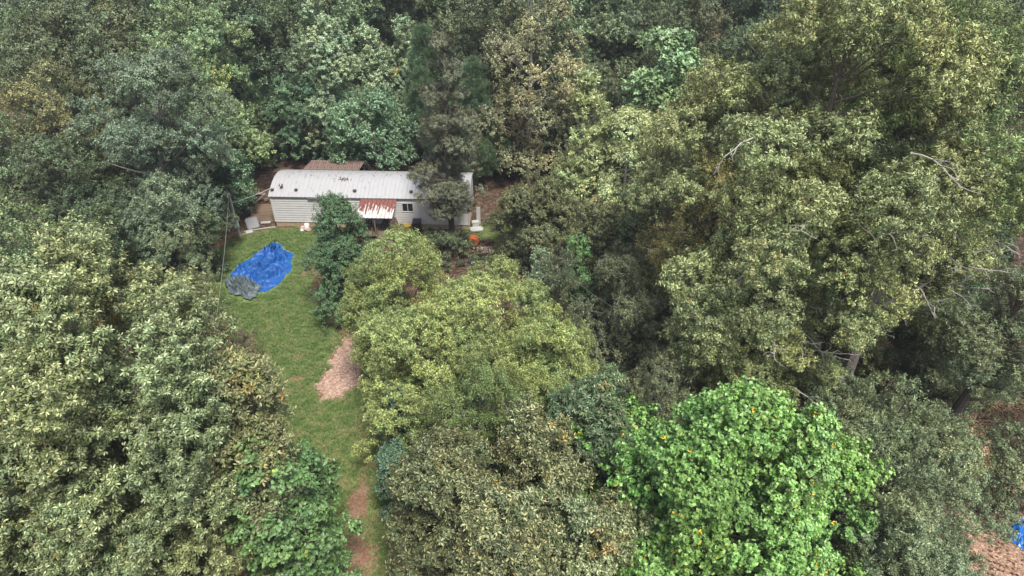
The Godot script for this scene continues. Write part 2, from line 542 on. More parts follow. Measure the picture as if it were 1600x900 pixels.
func build_ground() -> void:
	noise.seed = 5
	noise.frequency = .05
	noise.fractal_octaves = 4
	# forest floor: one sheet to the horizon, finer near the clearing, rising gently far behind
	var soil := grained([Color(.026, .018, .013), Color(.058, .037, .026), Color(.098, .060, .042), Color(.15, .10, .068)], [0.0, .42, .62, 1.0], .03, .22, 3, .95, 6.0)
	var st := start()
	var xs := [-600.0, -250.0, -120.0]
	for k in range(-34, 35): xs.append(k * 2.5)
	xs.append_array([120.0, 250.0, 600.0])
	var zs := [-600.0, -250.0, -150.0]
	for k in range(-50, 9): zs.append(k * 2.5)
	zs.append_array([60.0, 200.0, 600.0])
	for i in xs.size() - 1:
		for j in zs.size() - 1:
			var c := []
			for q in [[i, j], [i + 1, j], [i + 1, j + 1], [i, j + 1]]:
				c.append(Vector3(xs[q[0]], hill(xs[q[0]], zs[q[1]]), zs[q[1]]))
			quad_out(st, c[0], c[1], c[2], c[3], c[0] + Vector3.DOWN * 9)
	setting(obj("ground", st, soil), "brown leaf strewn forest floor under the trees", "ground")

	# lawn with worn tyre tracks
	lawn_poly = world_poly(LAWN, .6, .3, 3)
	var org := Vector2(-24, -48)
	var span := Vector2(21, 34)
	var big := world_poly([Vector2(-23.2, -41), Vector2(-22.6, -43.6), Vector2(-21.6, -45.4), Vector2(-18.6, -45.95), Vector2(-15.5, -46.0), Vector2(-12.6, -45.6), Vector2(-13.2, -38), Vector2(-11.2, -35), Vector2(-9, -33), Vector2(-6.6, -29), Vector2(-5.0, -25), Vector2(-4.3, -20), Vector2(-4.0, -15.4), Vector2(-8.2, -14.9), Vector2(-10.6, -19.8), Vector2(-13.2, -23), Vector2(-15.2, -27.3), Vector2(-17.2, -30.6), Vector2(-20.0, -33.4), Vector2(-22.2, -35.6), Vector2(-23.2, -38.6)], .6, .25, 8)
	var cw := 84
	var ch := 136
	var share := Image.create_empty(cw, ch, false, Image.FORMAT_RF)
	for j in ch:
		for i in cw:
			share.set_pixel(i, j, Color(lawn_share(org.x + span.x * (i + .5) / cw, org.y + span.y * (j + .5) / ch), 0, 0))
	share.resize(630, 1020, Image.INTERPOLATE_BILINEAR)
	var img := Image.create_empty(630, 1020, false, Image.FORMAT_RGB8)
	var g1 := Color(.092, .155, .040)
	var g2 := Color(.145, .205, .066)
	var straw := Color(.27, .23, .11)
	var dirt := Color(.155, .085, .055)
	var dry := Color(.25, .165, .115)
	for j in 1020:
		for i in 630:
			var x := org.x + span.x * i / 630.0
			var z := org.y + span.y * j / 1020.0
			var n1 := noise.get_noise_2d(x * 22, z * 22)
			var n2 := noise.get_noise_2d(x * 130, z * 130 + 40)
			var s := share.get_pixel(i, j).r
			var c := g1.lerp(g2, clampf(.5 + n1 * 1.6 + n2 * 1.3, 0, 1))
			c = c.lerp(straw, clampf(n1 * .9 + n2 * .9 + (z + 27.0) * .03 - .06, 0, .7))
			var b := dirt.lerp(dry, clampf(.45 + n2 * 1.1 - n1 * .6, 0, 1))
			c = b.lerp(c, clampf(s * 1.5 - .3 + n2 * .8, 0, 1))
			img.set_pixel(i, j, c.linear_to_srgb())
	var lm := mat(Color.WHITE, .95, 0, .25)
	lm.albedo_texture = ImageTexture.create_from_image(img)
	lm.texture_repeat = false
	setting(sheet("lawn", big, .004, lm, org, span), "green lawn with worn tyre tracks running from the house towards the viewer", "lawn")
	var side_poly := world_poly(SIDE_GRASS, .5, .3, 4)
	setting(sheet("lawn", side_poly, .004, grained([Color(.07, .12, .03), Color(.12, .17, .045), Color(.2, .17, .09)], [0, .55, 1], .05, .5, 9, .95)), "small patch of grass beside the right end of the house", "lawn")

	# turf
	var tuft := start()
	rng.seed = 11
	for k in 9:
		var a := rnd(0, TAU)
		var b := Vector3(cos(a), 0, sin(a)) * rnd(0, .10)
		var d := Vector3(cos(a + rnd(-1, 1)), rnd(.6, 1.6), sin(a + rnd(-1, 1))).normalized() * rnd(.06, .12)
		var s := Vector3(-sin(a), 0, cos(a)) * .010
		var c := Color(.95, .95, .95) * rnd(.75, 1.3)
		tuft.set_color(Color(c.r, c.g, c.b))
		tuft.add_vertex(b - s); tuft.add_vertex(b + s); tuft.add_vertex(b + d)
	tuft.generate_normals()
	var tm := tuft.commit()
	var gm := mat(Color.WHITE, .6, 0, .4)
	gm.vertex_color_use_as_albedo = true
	gm.backlight = Color(.4, .45, .2)
	tm.surface_set_material(0, gm)
	var tarp_area := PackedVector2Array([Vector2(-19.95, -38.4), Vector2(-19.8, -40.3), Vector2(-19.0, -42.25), Vector2(-17.8, -44.1), Vector2(-17.1, -43.5), Vector2(-16.85, -43.0), Vector2(-15.95, -42.35), Vector2(-15.45, -40.1), Vector2(-15.7, -38.7), Vector2(-16.35, -37.3), Vector2(-16.85, -37.1), Vector2(-17.2, -36.1), Vector2(-19.1, -36.9)])
	var spots := []
	while spots.size() < 34000:
		var x := rnd(-22.8, -4.6)
		var z := rnd(-46, -15.4)
		var u := clampi(int((x - org.x) / span.x * 630), 0, 629)
		var v := clampi(int((z - org.y) / span.y * 1020), 0, 1019)
		var s := share.get_pixel(u, v).r
		if s * 1.1 < rng.randf() + .05 or Geometry2D.is_point_in_polygon(Vector2(x, z), tarp_area):
			spots_miss += 1
			if spots_miss > 400000: break
			continue
		var n1 := noise.get_noise_2d(x * 22, z * 22)
		var c := g1.lerp(g2, clampf(.6 + n1 * 1.5, 0, 1)).lerp(straw, clampf(n1 * .8 + (z + 27.0) * .035 + rnd(-.3, .3), 0, .8)) * rnd(.8, 1.25)
		spots.append([Transform3D(Basis(Vector3.UP, rnd(0, TAU)).scaled(Vector3(1, rnd(.8, 1.5), 1) * rnd(.8, 1.5)), Vector3(x, .004, z)), Color(c.r, c.g, c.b)])
	for k in 1500:
		var x := rnd(-4.2, 1.4)
		var z := rnd(-46.8, -43.6)
		if Geometry2D.is_point_in_polygon(Vector2(x, z), side_poly):
			var c := g1.lerp(g2, rnd(0, 1)) * rnd(.8, 1.3)
			spots.append([Transform3D(Basis(Vector3.UP, rnd(0, TAU)).scaled(Vector3.ONE * rnd(.7, 1.3)), Vector3(x, .004, z)), Color(c.r, c.g, c.b)])
	scatter("grass", tm, spots, "short green grass of the lawn with straw coloured tips", "grass")

	# chip and clay patches
	var chip_ground := grained([Color(.17, .10, .07), Color(.34, .22, .16), Color(.46, .33, .25)], [0, .5, 1], .09, .7, 21, .95, 5.0)
	var clay := grained([Color(.13, .045, .030), Color(.21, .075, .048), Color(.29, .13, .09)], [0, .5, 1], .05, .6, 22, .95, 5.0)
	setting(sheet("wood_chip_patch", world_poly(CHIPS, .35, .3, 5), .008, chip_ground), "pale pinkish wood chip patch on the lawn beside the willow oaks", "wood chips")
	setting(sheet("wood_chip_patch", world_poly(CHIP_CLEARING, .5, .3, 6), .004, chip_ground), "brown wood chip clearing at the lower right corner", "wood chips")
	setting(sheet("clay_yard", world_poly(YARD, .4, .4, 7), .008, clay), "red clay yard under the orange mower", "bare earth")
	setting(sheet("clay_bank", world_poly(BANK, .3, .2, 8), .008, clay), "dark red clay patch at the right edge of the grass path", "bare earth")
	var pale := world_poly([Vector2(20.5, -28.5), Vector2(25, -29.5), Vector2(30, -27.5), Vector2(29, -22.5), Vector2(24, -22.0), Vector2(21, -24.5)], .5, .6, 12)
	setting(sheet("leaf_litter_ground", pale, .004, grained([Color(.24, .15, .09), Color(.42, .28, .18), Color(.55, .41, .28)], [0, .5, 1], .07, .5, 24, .95, 5.0)), "pale tan leaf litter showing under the trees at the right edge", "forest floor")

	var chip := start()
	for k in 5:
		var b := Vector3(rnd(-.12, .12), .012, rnd(-.12, .12))
		var a := rnd(0, TAU)
		bx(chip, b, Vector3(rnd(.05, .12), .012, rnd(.015, .035)), Basis(Vector3.UP, a) * Basis(Vector3.RIGHT, rnd(-.4, .4)))
	chip.generate_normals()
	var cm := chip.commit()
	var chm := mat(Color.WHITE, .9, 0, .2)
	chm.vertex_color_use_as_albedo = true
	cm.surface_set_material(0, chm)
	var cs := []
	var chip_poly := world_poly(CHIPS, .35, .3, 5)
	for k in 3600:
		var p := Vector2(rnd(-11.4, -8.2), rnd(-33, -26.8))
		if inside(p, chip_poly) + rnd(-.4, .25) > 0.0:
			cs.append([Transform3D(Basis(Vector3.UP, rnd(0, TAU)).scaled(Vector3.ONE * rnd(.6, 1.2)), Vector3(p.x, .01, p.y)), Color(.44, .31, .25) * rnd(.55, 1.25)])
	scatter("wood_chips", cm, cs, "loose pale wood chips strewn over the pinkish patch on the lawn", "wood chips")
	cs = []
	var clear_poly := world_poly(CHIP_CLEARING, .5, .3, 6)
	for k in 5200:
		var p := Vector2(rnd(17.5, 25.4), rnd(-20.6, -14.2))
		if inside(p, clear_poly) + rnd(-.4, .25) > 0.0:
			cs.append([Transform3D(Basis(Vector3.UP, rnd(0, TAU)).scaled(Vector3.ONE * rnd(.6, 1.2)), Vector3(p.x, .01, p.y)), Color(.40, .27, .20) * rnd(.5, 1.4)])
	scatter("wood_chips", cm, cs, "loose brown wood chips in the lower right clearing", "wood chips")

	# fallen leaves
	var fl := start()
	for k in 7:
		var b := Vector3(rnd(-.3, .3), rnd(.01, .04), rnd(-.3, .3))
		var a := rnd(0, TAU)
		var c := Color(1, 1, 1) * rnd(.6, 1.3)
		leaf(fl, b, Vector3(cos(a), rnd(-.1, .3), sin(a)).normalized(), (Vector3.UP + rvec() * .4).normalized(), "oval", .15, .08, Color(c.r, c.g, c.b))
	fl.generate_normals()
	var fm := fl.commit()
	var flm := mat(Color.WHITE, .8, 0, .3)
	flm.vertex_color_use_as_albedo = true
	fm.surface_set_material(0, flm)
	var ls := []
	while ls.size() < 15000:
		var p := Vector2(rnd(-34, 32), rnd(-66, -12))
		if Geometry2D.is_point_in_polygon(p, pale): continue
		if Geometry2D.is_point_in_polygon(p, lawn_poly) or (p.x > -19 and p.x < -3 and p.y < -45.5 and p.y > -51):
			continue
		var c: Color = [Color(.13, .075, .045), Color(.07, .045, .03), Color(.19, .12, .07), Color(.09, .045, .03), Color(.22, .15, .10)][rng.randi() % 5]
		ls.append([Transform3D(Basis(Vector3.UP, rnd(0, TAU)).scaled(Vector3.ONE * rnd(.7, 1.3)), Vector3(p.x, hill(p.x, p.y) + .006, p.y)), c])
	for k in 2600:
		var p := Vector2(rnd(19, 31), rnd(-30, -21))
		var c := Color(.42, .29, .18) * rnd(.6, 1.5)
		ls.append([Transform3D(Basis(Vector3.UP, rnd(0, TAU)).scaled(Vector3.ONE * rnd(.7, 1.3)), Vector3(p.x, .008, p.y)), c])
	for k in 420:
		# a few blown onto the lawn, most of them near its edges
		var p := Vector2(rnd(-22.5, -5), rnd(-46, -16))
		var d := inside(p, lawn_poly)
		if d > 0.0 and rng.randf() < .12 + .8 * smoothstep(1.6, .1, d):
			ls.append([Transform3D(Basis(Vector3.UP, rnd(0, TAU)).scaled(Vector3.ONE * rnd(.5, .9)), Vector3(p.x, .05, p.y)), Color(.24, .16, .09) * rnd(.6, 1.4)])
	scatter("fallen_leaves", fm, ls, "fallen brown leaves covering the forest floor", "fallen leaves")

var spots_miss := 0

func hill(x: float, z: float) -> float:
	var back := maxf(0.0, -z - 56.0)
	return back * .05 + maxf(0.0, absf(x) - 34.0) * .02

# ---------------------------------------------------------------- the house
func build_house() -> void:
	var L := 15.1
	var deep := 4.4
	var white := grained([Color(.46, .46, .46), Color(.51, .51, .515), Color(.54, .54, .545)], [0, .35, 1], .02, .35, 31, .55)
	var roof_m := grained([Color(.31, .31, .32), Color(.345, .35, .37), Color(.37, .375, .395)], [0, .4, 1], .03, .3, 32, .42, 0, Vector3(1, 1, .4))
	var dark := mat(Color(.018, .018, .02), .5)
	var grey_trim := mat(Color(.16, .16, .17), .6)
	var block := grained([Color(.26, .19, .11), Color(.38, .29, .18), Color(.45, .36, .24)], [0, .5, 1], .03, .8, 33, .9, 2.0)
	var glass := mat(Color(.02, .025, .03), .08)
	var old_wood := grained([Color(.07, .05, .038), Color(.14, .10, .075), Color(.22, .17, .13)], [0, .5, 1], .04, .6, 34, .9, 3.0)
	var h := thing("mobile_home", "long white sided mobile home with a bowed white metal roof", "mobile home", Vector3(-18.4, 0, -46.3), deg_to_rad(-2.0))
	# footing, in lengths
	for k in 10:
		var st := start()
		bx(st, Vector3(L / 10 * (k + .5), .21, -.06), Vector3(L / 10 - .02, .42, .12))
		obj("foundation_panel", st, block, h)
	for s in 3:
		var st := start()
		if s < 2:
			bx(st, Vector3(.06 if s == 0 else L - .06, .21, -deep / 2), Vector3(.12, .42, deep - .25))
		else:
			bx(st, Vector3(L / 2, .21, -deep + .06), Vector3(L, .42, .12))
		obj("foundation_panel", st, block, h)
	# lap boards on the front: windows and door are cut out of their run
	var holes := [[8.25, 9.1, .42, 2.4], [10.0, 10.9, 1.45, 2.25], [12.6, 13.8, 1.35, 2.3], [5.2, 6.2, 1.35, 2.3]]
	for c in 11:
		var y0 := .43 + c * .2
		var cuts := []
		for q in holes:
			if y0 + .12 > q[2] and y0 + .08 < q[3]:
				cuts.append(q)
		cuts.sort_custom(func(a, b): return a[0] < b[0])
		var x := 0.0
		var runs := []
		for q in cuts:
			runs.append([x, q[0]])
			x = q[1]
		runs.append([x, L])
		for r in runs:
			var st := start()
			var a := Vector3(r[0], y0, .048)
			var mid := Vector3((r[0] + r[1]) / 2, y0 + .1, -.05)
			var e := Vector3(r[1] - r[0], 0, 0)
			var up := Vector3(0, .192, -.036)
			quad_out(st, a, a + e, a + e + up, a + up, mid)
			quad_out(st, a, a + e, a + e + Vector3(0, .004, -.03), a + Vector3(0, .004, -.03), a + e * .5 + Vector3(0, .1, 0))
			quad_out(st, a + Vector3(0, 0, -.05), a + Vector3(0, .18, -.05), a + up, a, mid)
			quad_out(st, a + e + Vector3(0, 0, -.05), a + e + Vector3(0, .18, -.05), a + e + up, a + e, mid)
			obj("siding_board", st, white, h)
	var core := start()
	bx(core, Vector3(L / 2, 1.5, -.07), Vector3(L - .04, 2.16, .05))
	bx(core, Vector3(L / 2, 1.5, -deep + .05), Vector3(L - .04, 2.16, .06))
	obj("wall", core, mat(Color(.3, .3, .3), .9), h)
	for k in holes.size():
		var q: Array = holes[k]
		var st := start()
		var cx: float = (q[0] + q[1]) / 2
		var cy: float = (q[2] + q[3]) / 2
		var w: float = q[1] - q[0]
		var hh: float = q[3] - q[2]
		if k == 0:
			bx(st, Vector3(cx, cy, -.01), Vector3(w - .04, hh - .03, .05))
			var dr := obj("door", st, mat(Color(.33, .31, .29), .5), h)
			st = start()
			bx(st, Vector3(cx + .3, cy - .05, .035), Vector3(.05, .09, .04))
			obj("handle", st, dark, dr)
			st = start()
			bx(st, Vector3(cx, cy + .5, .018), Vector3(.5, .6, .012))
			obj("pane", st, glass, dr)
		else:
			bx(st, Vector3(cx, q[2] + .03, .03), Vector3(w, .06, .07)); bx(st, Vector3(cx, q[3] - .03, .03), Vector3(w, .06, .07))
			bx(st, Vector3(q[0] + .03, cy, .03), Vector3(.06, hh - .124, .066)); bx(st, Vector3(q[1] - .03, cy, .03), Vector3(.06, hh - .124, .066))
			bx(st, Vector3(cx, cy, .02), Vector3(.04, hh - .124, .05))
			var wd := obj("window", st, mat(Color(.55, .55, .55), .5), h)
			for s in [-1, 1]:
				st = start()
				bx(st, Vector3(cx + s * (w - .08) / 4, cy, -.005), Vector3(w / 2 - .09, hh - .13, .012))
				obj("pane", st, glass, wd)
	# dark strip over the left window
	var aw := start()
	bx(aw, Vector3(3.75, 2.56, .13), Vector3(1.7, .10, .14))
	obj("window_hood", aw, grey_trim, h)
	# bowed roof in sheets with raised seams
	var rise := .76
	var arc := []
	for k in 15:
		var t := k / 14.0
		arc.append(Vector2(.16 - t * (deep + .32), 2.66 + rise * sin(PI * t) * .97))
	var sheets := 16
	for s in sheets:
		var st := start()
		var x0 := -.12 + (L + .24) * s / sheets
		var w := (L + .24) / sheets
		var prof := []
		for r in 3:
			var b := w * r / 3.0
			prof.append_array([Vector2(b, 0), Vector2(b + w / 3.0 - .075, 0), Vector2(b + w / 3.0 - .06, .022), Vector2(b + w / 3.0 - .02, .022)])
		prof.append(Vector2(w - .002, 0))
		for k in arc.size() - 1:
			var n0 := Vector2(arc[k].y - arc[k + 1].y, arc[k + 1].x - arc[k].x).normalized() * -1.0
			for i in prof.size() - 1:
				var p := []
				for q in [[k, i], [k, i + 1], [k + 1, i + 1], [k + 1, i]]:
					var ar: Vector2 = arc[q[0]]
					var pr: Vector2 = prof[q[1]]
					p.append(Vector3(x0 + pr.x, ar.y + absf(n0.y) * pr.y, ar.x + n0.x * pr.y))
				quad_out(st, p[0], p[1], p[2], p[3], Vector3(x0 + w / 2, 1.5, -deep / 2))
		obj("roof_sheet", st, roof_m, h)
	# end walls under the bow
	for e in 2:
		var st := start()
		var x := .03 if e == 0 else L - .03
		for k in arc.size() - 1:
			var a := Vector3(x, arc[k].y - .01, clampf(arc[k].x, -deep, 0))
			var b := Vector3(x, arc[k + 1].y - .01, clampf(arc[k + 1].x, -deep, 0))
			quad_out(st, a, b, Vector3(x, .42, b.z), Vector3(x, .42, a.z), Vector3(L / 2, 1.5, -deep / 2))
		obj("end_wall", st, white, h)
	var eave := start()
	bx(eave, Vector3(L / 2, 2.63, .10), Vector3(L + .2, .07, .10))
	obj("eave_trim", eave, grey_trim, h)
	for x in [0.0, L]:
		var st := start()
		bx(st, Vector3(x, 1.52, .035), Vector3(.08, 2.2, .08))
		obj("corner_trim", st, white, h)
	for v in [[.12, .32, .26], [1.95, .35, .24], [6.45, .35, .26], [10.75, .35, .26], [13.6, .35, .24]]:
		var st := start()
		var y := 2.66 + rise * sin(PI * (v[1] + .16) / (deep + .32)) * .97
		tube(st, [Vector3(v[0], y - .08, -v[1]), Vector3(v[0], y + .12, -v[1])], [.06, .06], 8)
		tube(st, [Vector3(v[0], y + .11, -v[1]), Vector3(v[0], y + .16, -v[1]), Vector3(v[0], y + .2, -v[1])], [v[2] * .55, v[2] * .55, .05], 10)
		obj("roof_vent", st, mat(Color(.045, .043, .042), .6), h)
	var fl := start()
	tube(fl, [Vector3(.8, 2.8, -.62), Vector3(.8, 3.3, -.62), Vector3(.8, 3.36, -.5), Vector3(.8, 3.26, -.38)], [.1, .1, .1, .1], 10)
	obj("flue_pipe", fl, mat(Color(.22, .22, .22), .5, .6), h)
	# leaf debris lying on the roof
	rng.seed = 77
	var db := start()
	for k in 150:
		var x := 5.3 + rng.randfn(0, .25)
		var t := .36 + rng.randfn(0, .02)
		if k > 50:
			x = rnd(.5, L - .3)
			t = rnd(.06, .62) if k < 90 else rnd(.42, .66)
		var c := Color(.12, .08, .05)
		leaf(db, Vector3(x, 2.66 + rise * sin(PI * t) * .97 + .045, .16 - t * (deep + .32)), rvec(), Vector3.UP, "oval", rnd(.08, .18), .07, c)
	var dbo := obj("roof_leaves", db, mat(Color(.11, .075, .05), .9), h)
	dbo.set_meta("kind", "stuff")
	# rusty rear lean-to
	var rust := grained([Color(.07, .028, .02), Color(.13, .06, .045), Color(.24, .19, .175), Color(.33, .30, .29)], [0, .45, .58, 1], .03, .55, 41, .75, 0, Vector3(3.2, 1, .4))
	for k in 6:
		var st := start()
		for c in 4:
			var x := 1.3 + k * .76 + c * .19
			var y := 2.82
			for q in 3:
				var xa := x + q * .06333
				var ya := .035 * sin(q * TAU / 3)
				var yb := .035 * sin((q + 1) * TAU / 3)
				quad_out(st, Vector3(xa, y + ya, -deep + .15), Vector3(xa + .0633, y + yb, -deep + .15), Vector3(xa + .0633, y - .25 + yb, -deep - 2.3), Vector3(xa, y - .25 + ya, -deep - 2.3), Vector3(xa, 0, -deep - 1))
		obj("rear_roof_sheet", st, rust, h)
	for x in [1.5, 3.6, 5.7]:
		var st := start()
		bx(st, Vector3(x, 1.24, -deep - 2.2), Vector3(.1, 2.5, .1))
		obj("rear_post", st, old_wood, h)

	# porch: flaking red sheets on posts
	var img := Image.create_empty(288, 160, false, Image.FORMAT_RGB8)
	var n := FastNoiseLite.new()
	n.seed = 8
	n.frequency = .02
	var reach := []
	rng.seed = 21
	for k in 36:
		reach.append(rnd(.30, .78))
	for x in 288:
		for y in 160:
			var k := int(x / 8.0)
			var fr := fmod(x / 8.0, 1.0)
			var lim := lerpf(reach[k], reach[mini(k + 1, 35)], smoothstep(.3, .7, fr)) + n.get_noise_2d(x * 2.5, y * 1.2) * .30
			var left := 1.0 - clampf(x / 60.0, 0, 1)
			lim -= left * .1
			var t := y / 160.0
			var c := Color(.125, .034, .026).lerp(Color(.20, .075, .058), clampf(.5 + n.get_noise_2d(x * 4, y * 4 + 99) * 1.6, 0, 1))
			if t > lim:
				c = Color(.45, .445, .455) * (1.0 + n.get_noise_2d(x * 3, y * 3) * .2)
			if t > .5 and x > 190 and x < 250 and n.get_noise_2d(x * 4, y * 5 + 300) > .25:
				c = Color(.28, .26, .22)
			img.set_pixel(x, y, c.linear_to_srgb())
	var pm := mat(Color.WHITE, .6)
	pm.albedo_texture = ImageTexture.create_from_image(img)
	pm.texture_repeat = false
	var pw := 2.75
	for k in 9:
		var st := start()
		var x0 := 6.95 + pw * k / 9.0
		var w := pw / 9.0
		var prof := [Vector2(0, .0), Vector2(.02, .03), Vector2(.05, .03), Vector2(.07, 0), Vector2(w - .004, 0)]
		for i in 4:
			var p := []
			var uv := []
			for q in [[i, 0], [i + 1, 0], [i + 1, 1], [i, 1]]:
				var pr: Vector2 = prof[q[0]]
				p.append(Vector3(x0 + pr.x - .12 * q[1], 2.60 - .72 * q[1] + pr.y, .08 + 1.75 * q[1]))
				uv.append(Vector2((x0 + pr.x - 6.95) / pw, q[1]))
			for q in [0, 1, 2, 0, 2, 3]:
				st.set_uv(uv[q])
				st.add_vertex(p[q])
		obj("porch_roof_sheet", st, pm, h)
	for x in [6.95, 8.2, 9.45]:
		var st := start()
		bx(st, Vector3(x, 1.12, 1.68), Vector3(.1, 1.45, .1))
		obj("porch_post", st, old_wood, h)
	var bm := start()
	bx(bm, Vector3(8.2, 1.84, 1.70), Vector3(2.7, .10, .08))
	obj("porch_beam", bm, old_wood, h)
	for k in 8:
		var st := start()
		bx(st, Vector3(8.2, .36, .2 + k * .22), Vector3(2.9, .05, .20))
		obj("deck_plank", st, old_wood, h)
	for k in 3:
		var st := start()
		bx(st, Vector3(9.0, .30 - k * .1, 2.05 + k * .26), Vector3(1.0, .05, .26))
		obj("step", st, old_wood, h)
	for x in [6.95, 7.3, 7.65, 8.0, 8.4]:
		var st := start()
		bx(st, Vector3(x, .72, 1.9), Vector3(.06, .74, .06))
		obj("railing_stake", st, old_wood, h)

func ghost_basis(a: float) -> Basis:
	return Basis(Vector3.UP, a)

func rounded_slab(st: SurfaceTool, at: Vector3, b: Basis, w: float, l: float, t: float, r: float) -> void:
	var rim := []
	for q in [[1, 1, 0], [-1, 1, 1], [-1, -1, 2], [1, -1, 3]]:
		for k in 4:
			var a: float = q[2] * PI / 2 + k * PI / 6
			rim.append(Vector2(q[0] * (w / 2 - r) + cos(a) * r, q[1] * (l / 2 - r) + sin(a) * r))
	for k in rim.size():
		var a: Vector2 = rim[k]
		var c: Vector2 = rim[(k + 1) % rim.size()]
		quad_out(st, at + b * Vector3(a.x, 0, a.y), at + b * Vector3(c.x, 0, c.y), at + b * Vector3(c.x, t, c.y), at + b * Vector3(a.x, t, a.y), at)
		quad_out(st, at + b * Vector3(a.x, t, a.y), at + b * Vector3(c.x, t, c.y), at + b * Vector3(c.x * .9, t * 1.25, c.y * .9), at + b * Vector3(a.x * .9, t * 1.25, a.y * .9), at)
		quad_out(st, at + b * Vector3(a.x * .9, t * 1.25, a.y * .9), at + b * Vector3(c.x * .9, t * 1.25, c.y * .9), at + b * Vector3(c.x * .85, t * .9, c.y * .85), at + b * Vector3(a.x * .85, t * .9, a.y * .85), at)
		quad_out(st, at + b * Vector3(a.x * .85, t * .9, a.y * .85), at + b * Vector3(c.x * .85, t * .9, c.y * .85), at + b * Vector3(0, t * .9, 0), at + b * Vector3(0, t * .9, 0), at)

# cloth thrown down in folds over an outline
func crumpled(st: SurfaceTool, outline: Array, centre: Vector2, high: float, fq: float, sd: int, lift := .012, along := Vector2(1, .2), skew := .5) -> void:
	var n := FastNoiseLite.new()
	n.seed = sd
	n.frequency = 1.0
	n.fractal_octaves = 1
	var poly := PackedVector2Array()
	for k in outline.size():
		var a: Vector2 = outline[k]
		var b: Vector2 = outline[(k + 1) % outline.size()]
		for i in 14:
			poly.append(a.lerp(b, i / 14.0) + Vector2(n.get_noise_2d(k * 3.1 + i * .21, 5), n.get_noise_2d(9, k * 3.1 + i * .21)) * .16)
	st.set_smooth_group(0)
	var rings := 54
	var m := poly.size()
	var up := []
	var al := along.normalized()
	var ac := al.orthogonal()
	for r in rings + 1:
		var row := []
		for k in m:
			var s := float(r) / rings
			var p := centre.lerp(poly[k], s)
			var q := Vector2(p.dot(al) * fq * skew, p.dot(ac) * fq)
			var w := Vector2(n.get_noise_2d(q.x * .7, q.y * .7 + 30), n.get_noise_2d(q.x * .7 + 60, q.y * .7)) * 1.3
			var f := pow(maxf(0.0, 1.0 - absf(n.get_noise_2d(q.x + w.x, q.y + w.y)) * 1.7), 2.0)
			var f2 := pow(maxf(0.0, 1.0 - absf(n.get_noise_2d(q.y * 1.5 + w.y + 200, q.x * 1.6 + w.x)) * 1.7), 1.5)
			var f3 := n.get_noise_2d(p.x * 6.0, p.y * 6.0)
			var edge := smoothstep(1.0, .72, s) * .94 + .06
			row.append(Vector3(p.x, lift + maxf(0.0, (f * .95 + f2 * .20 + f3 * .05) * high) * edge, p.y))
		up.append(row)
	for r in rings:
		for k in m:
			var k2 := (k + 1) % m
			quad_out(st, up[r][k], up[r][k2], up[r + 1][k2], up[r + 1][k], Vector3(centre.x, -9, centre.y))

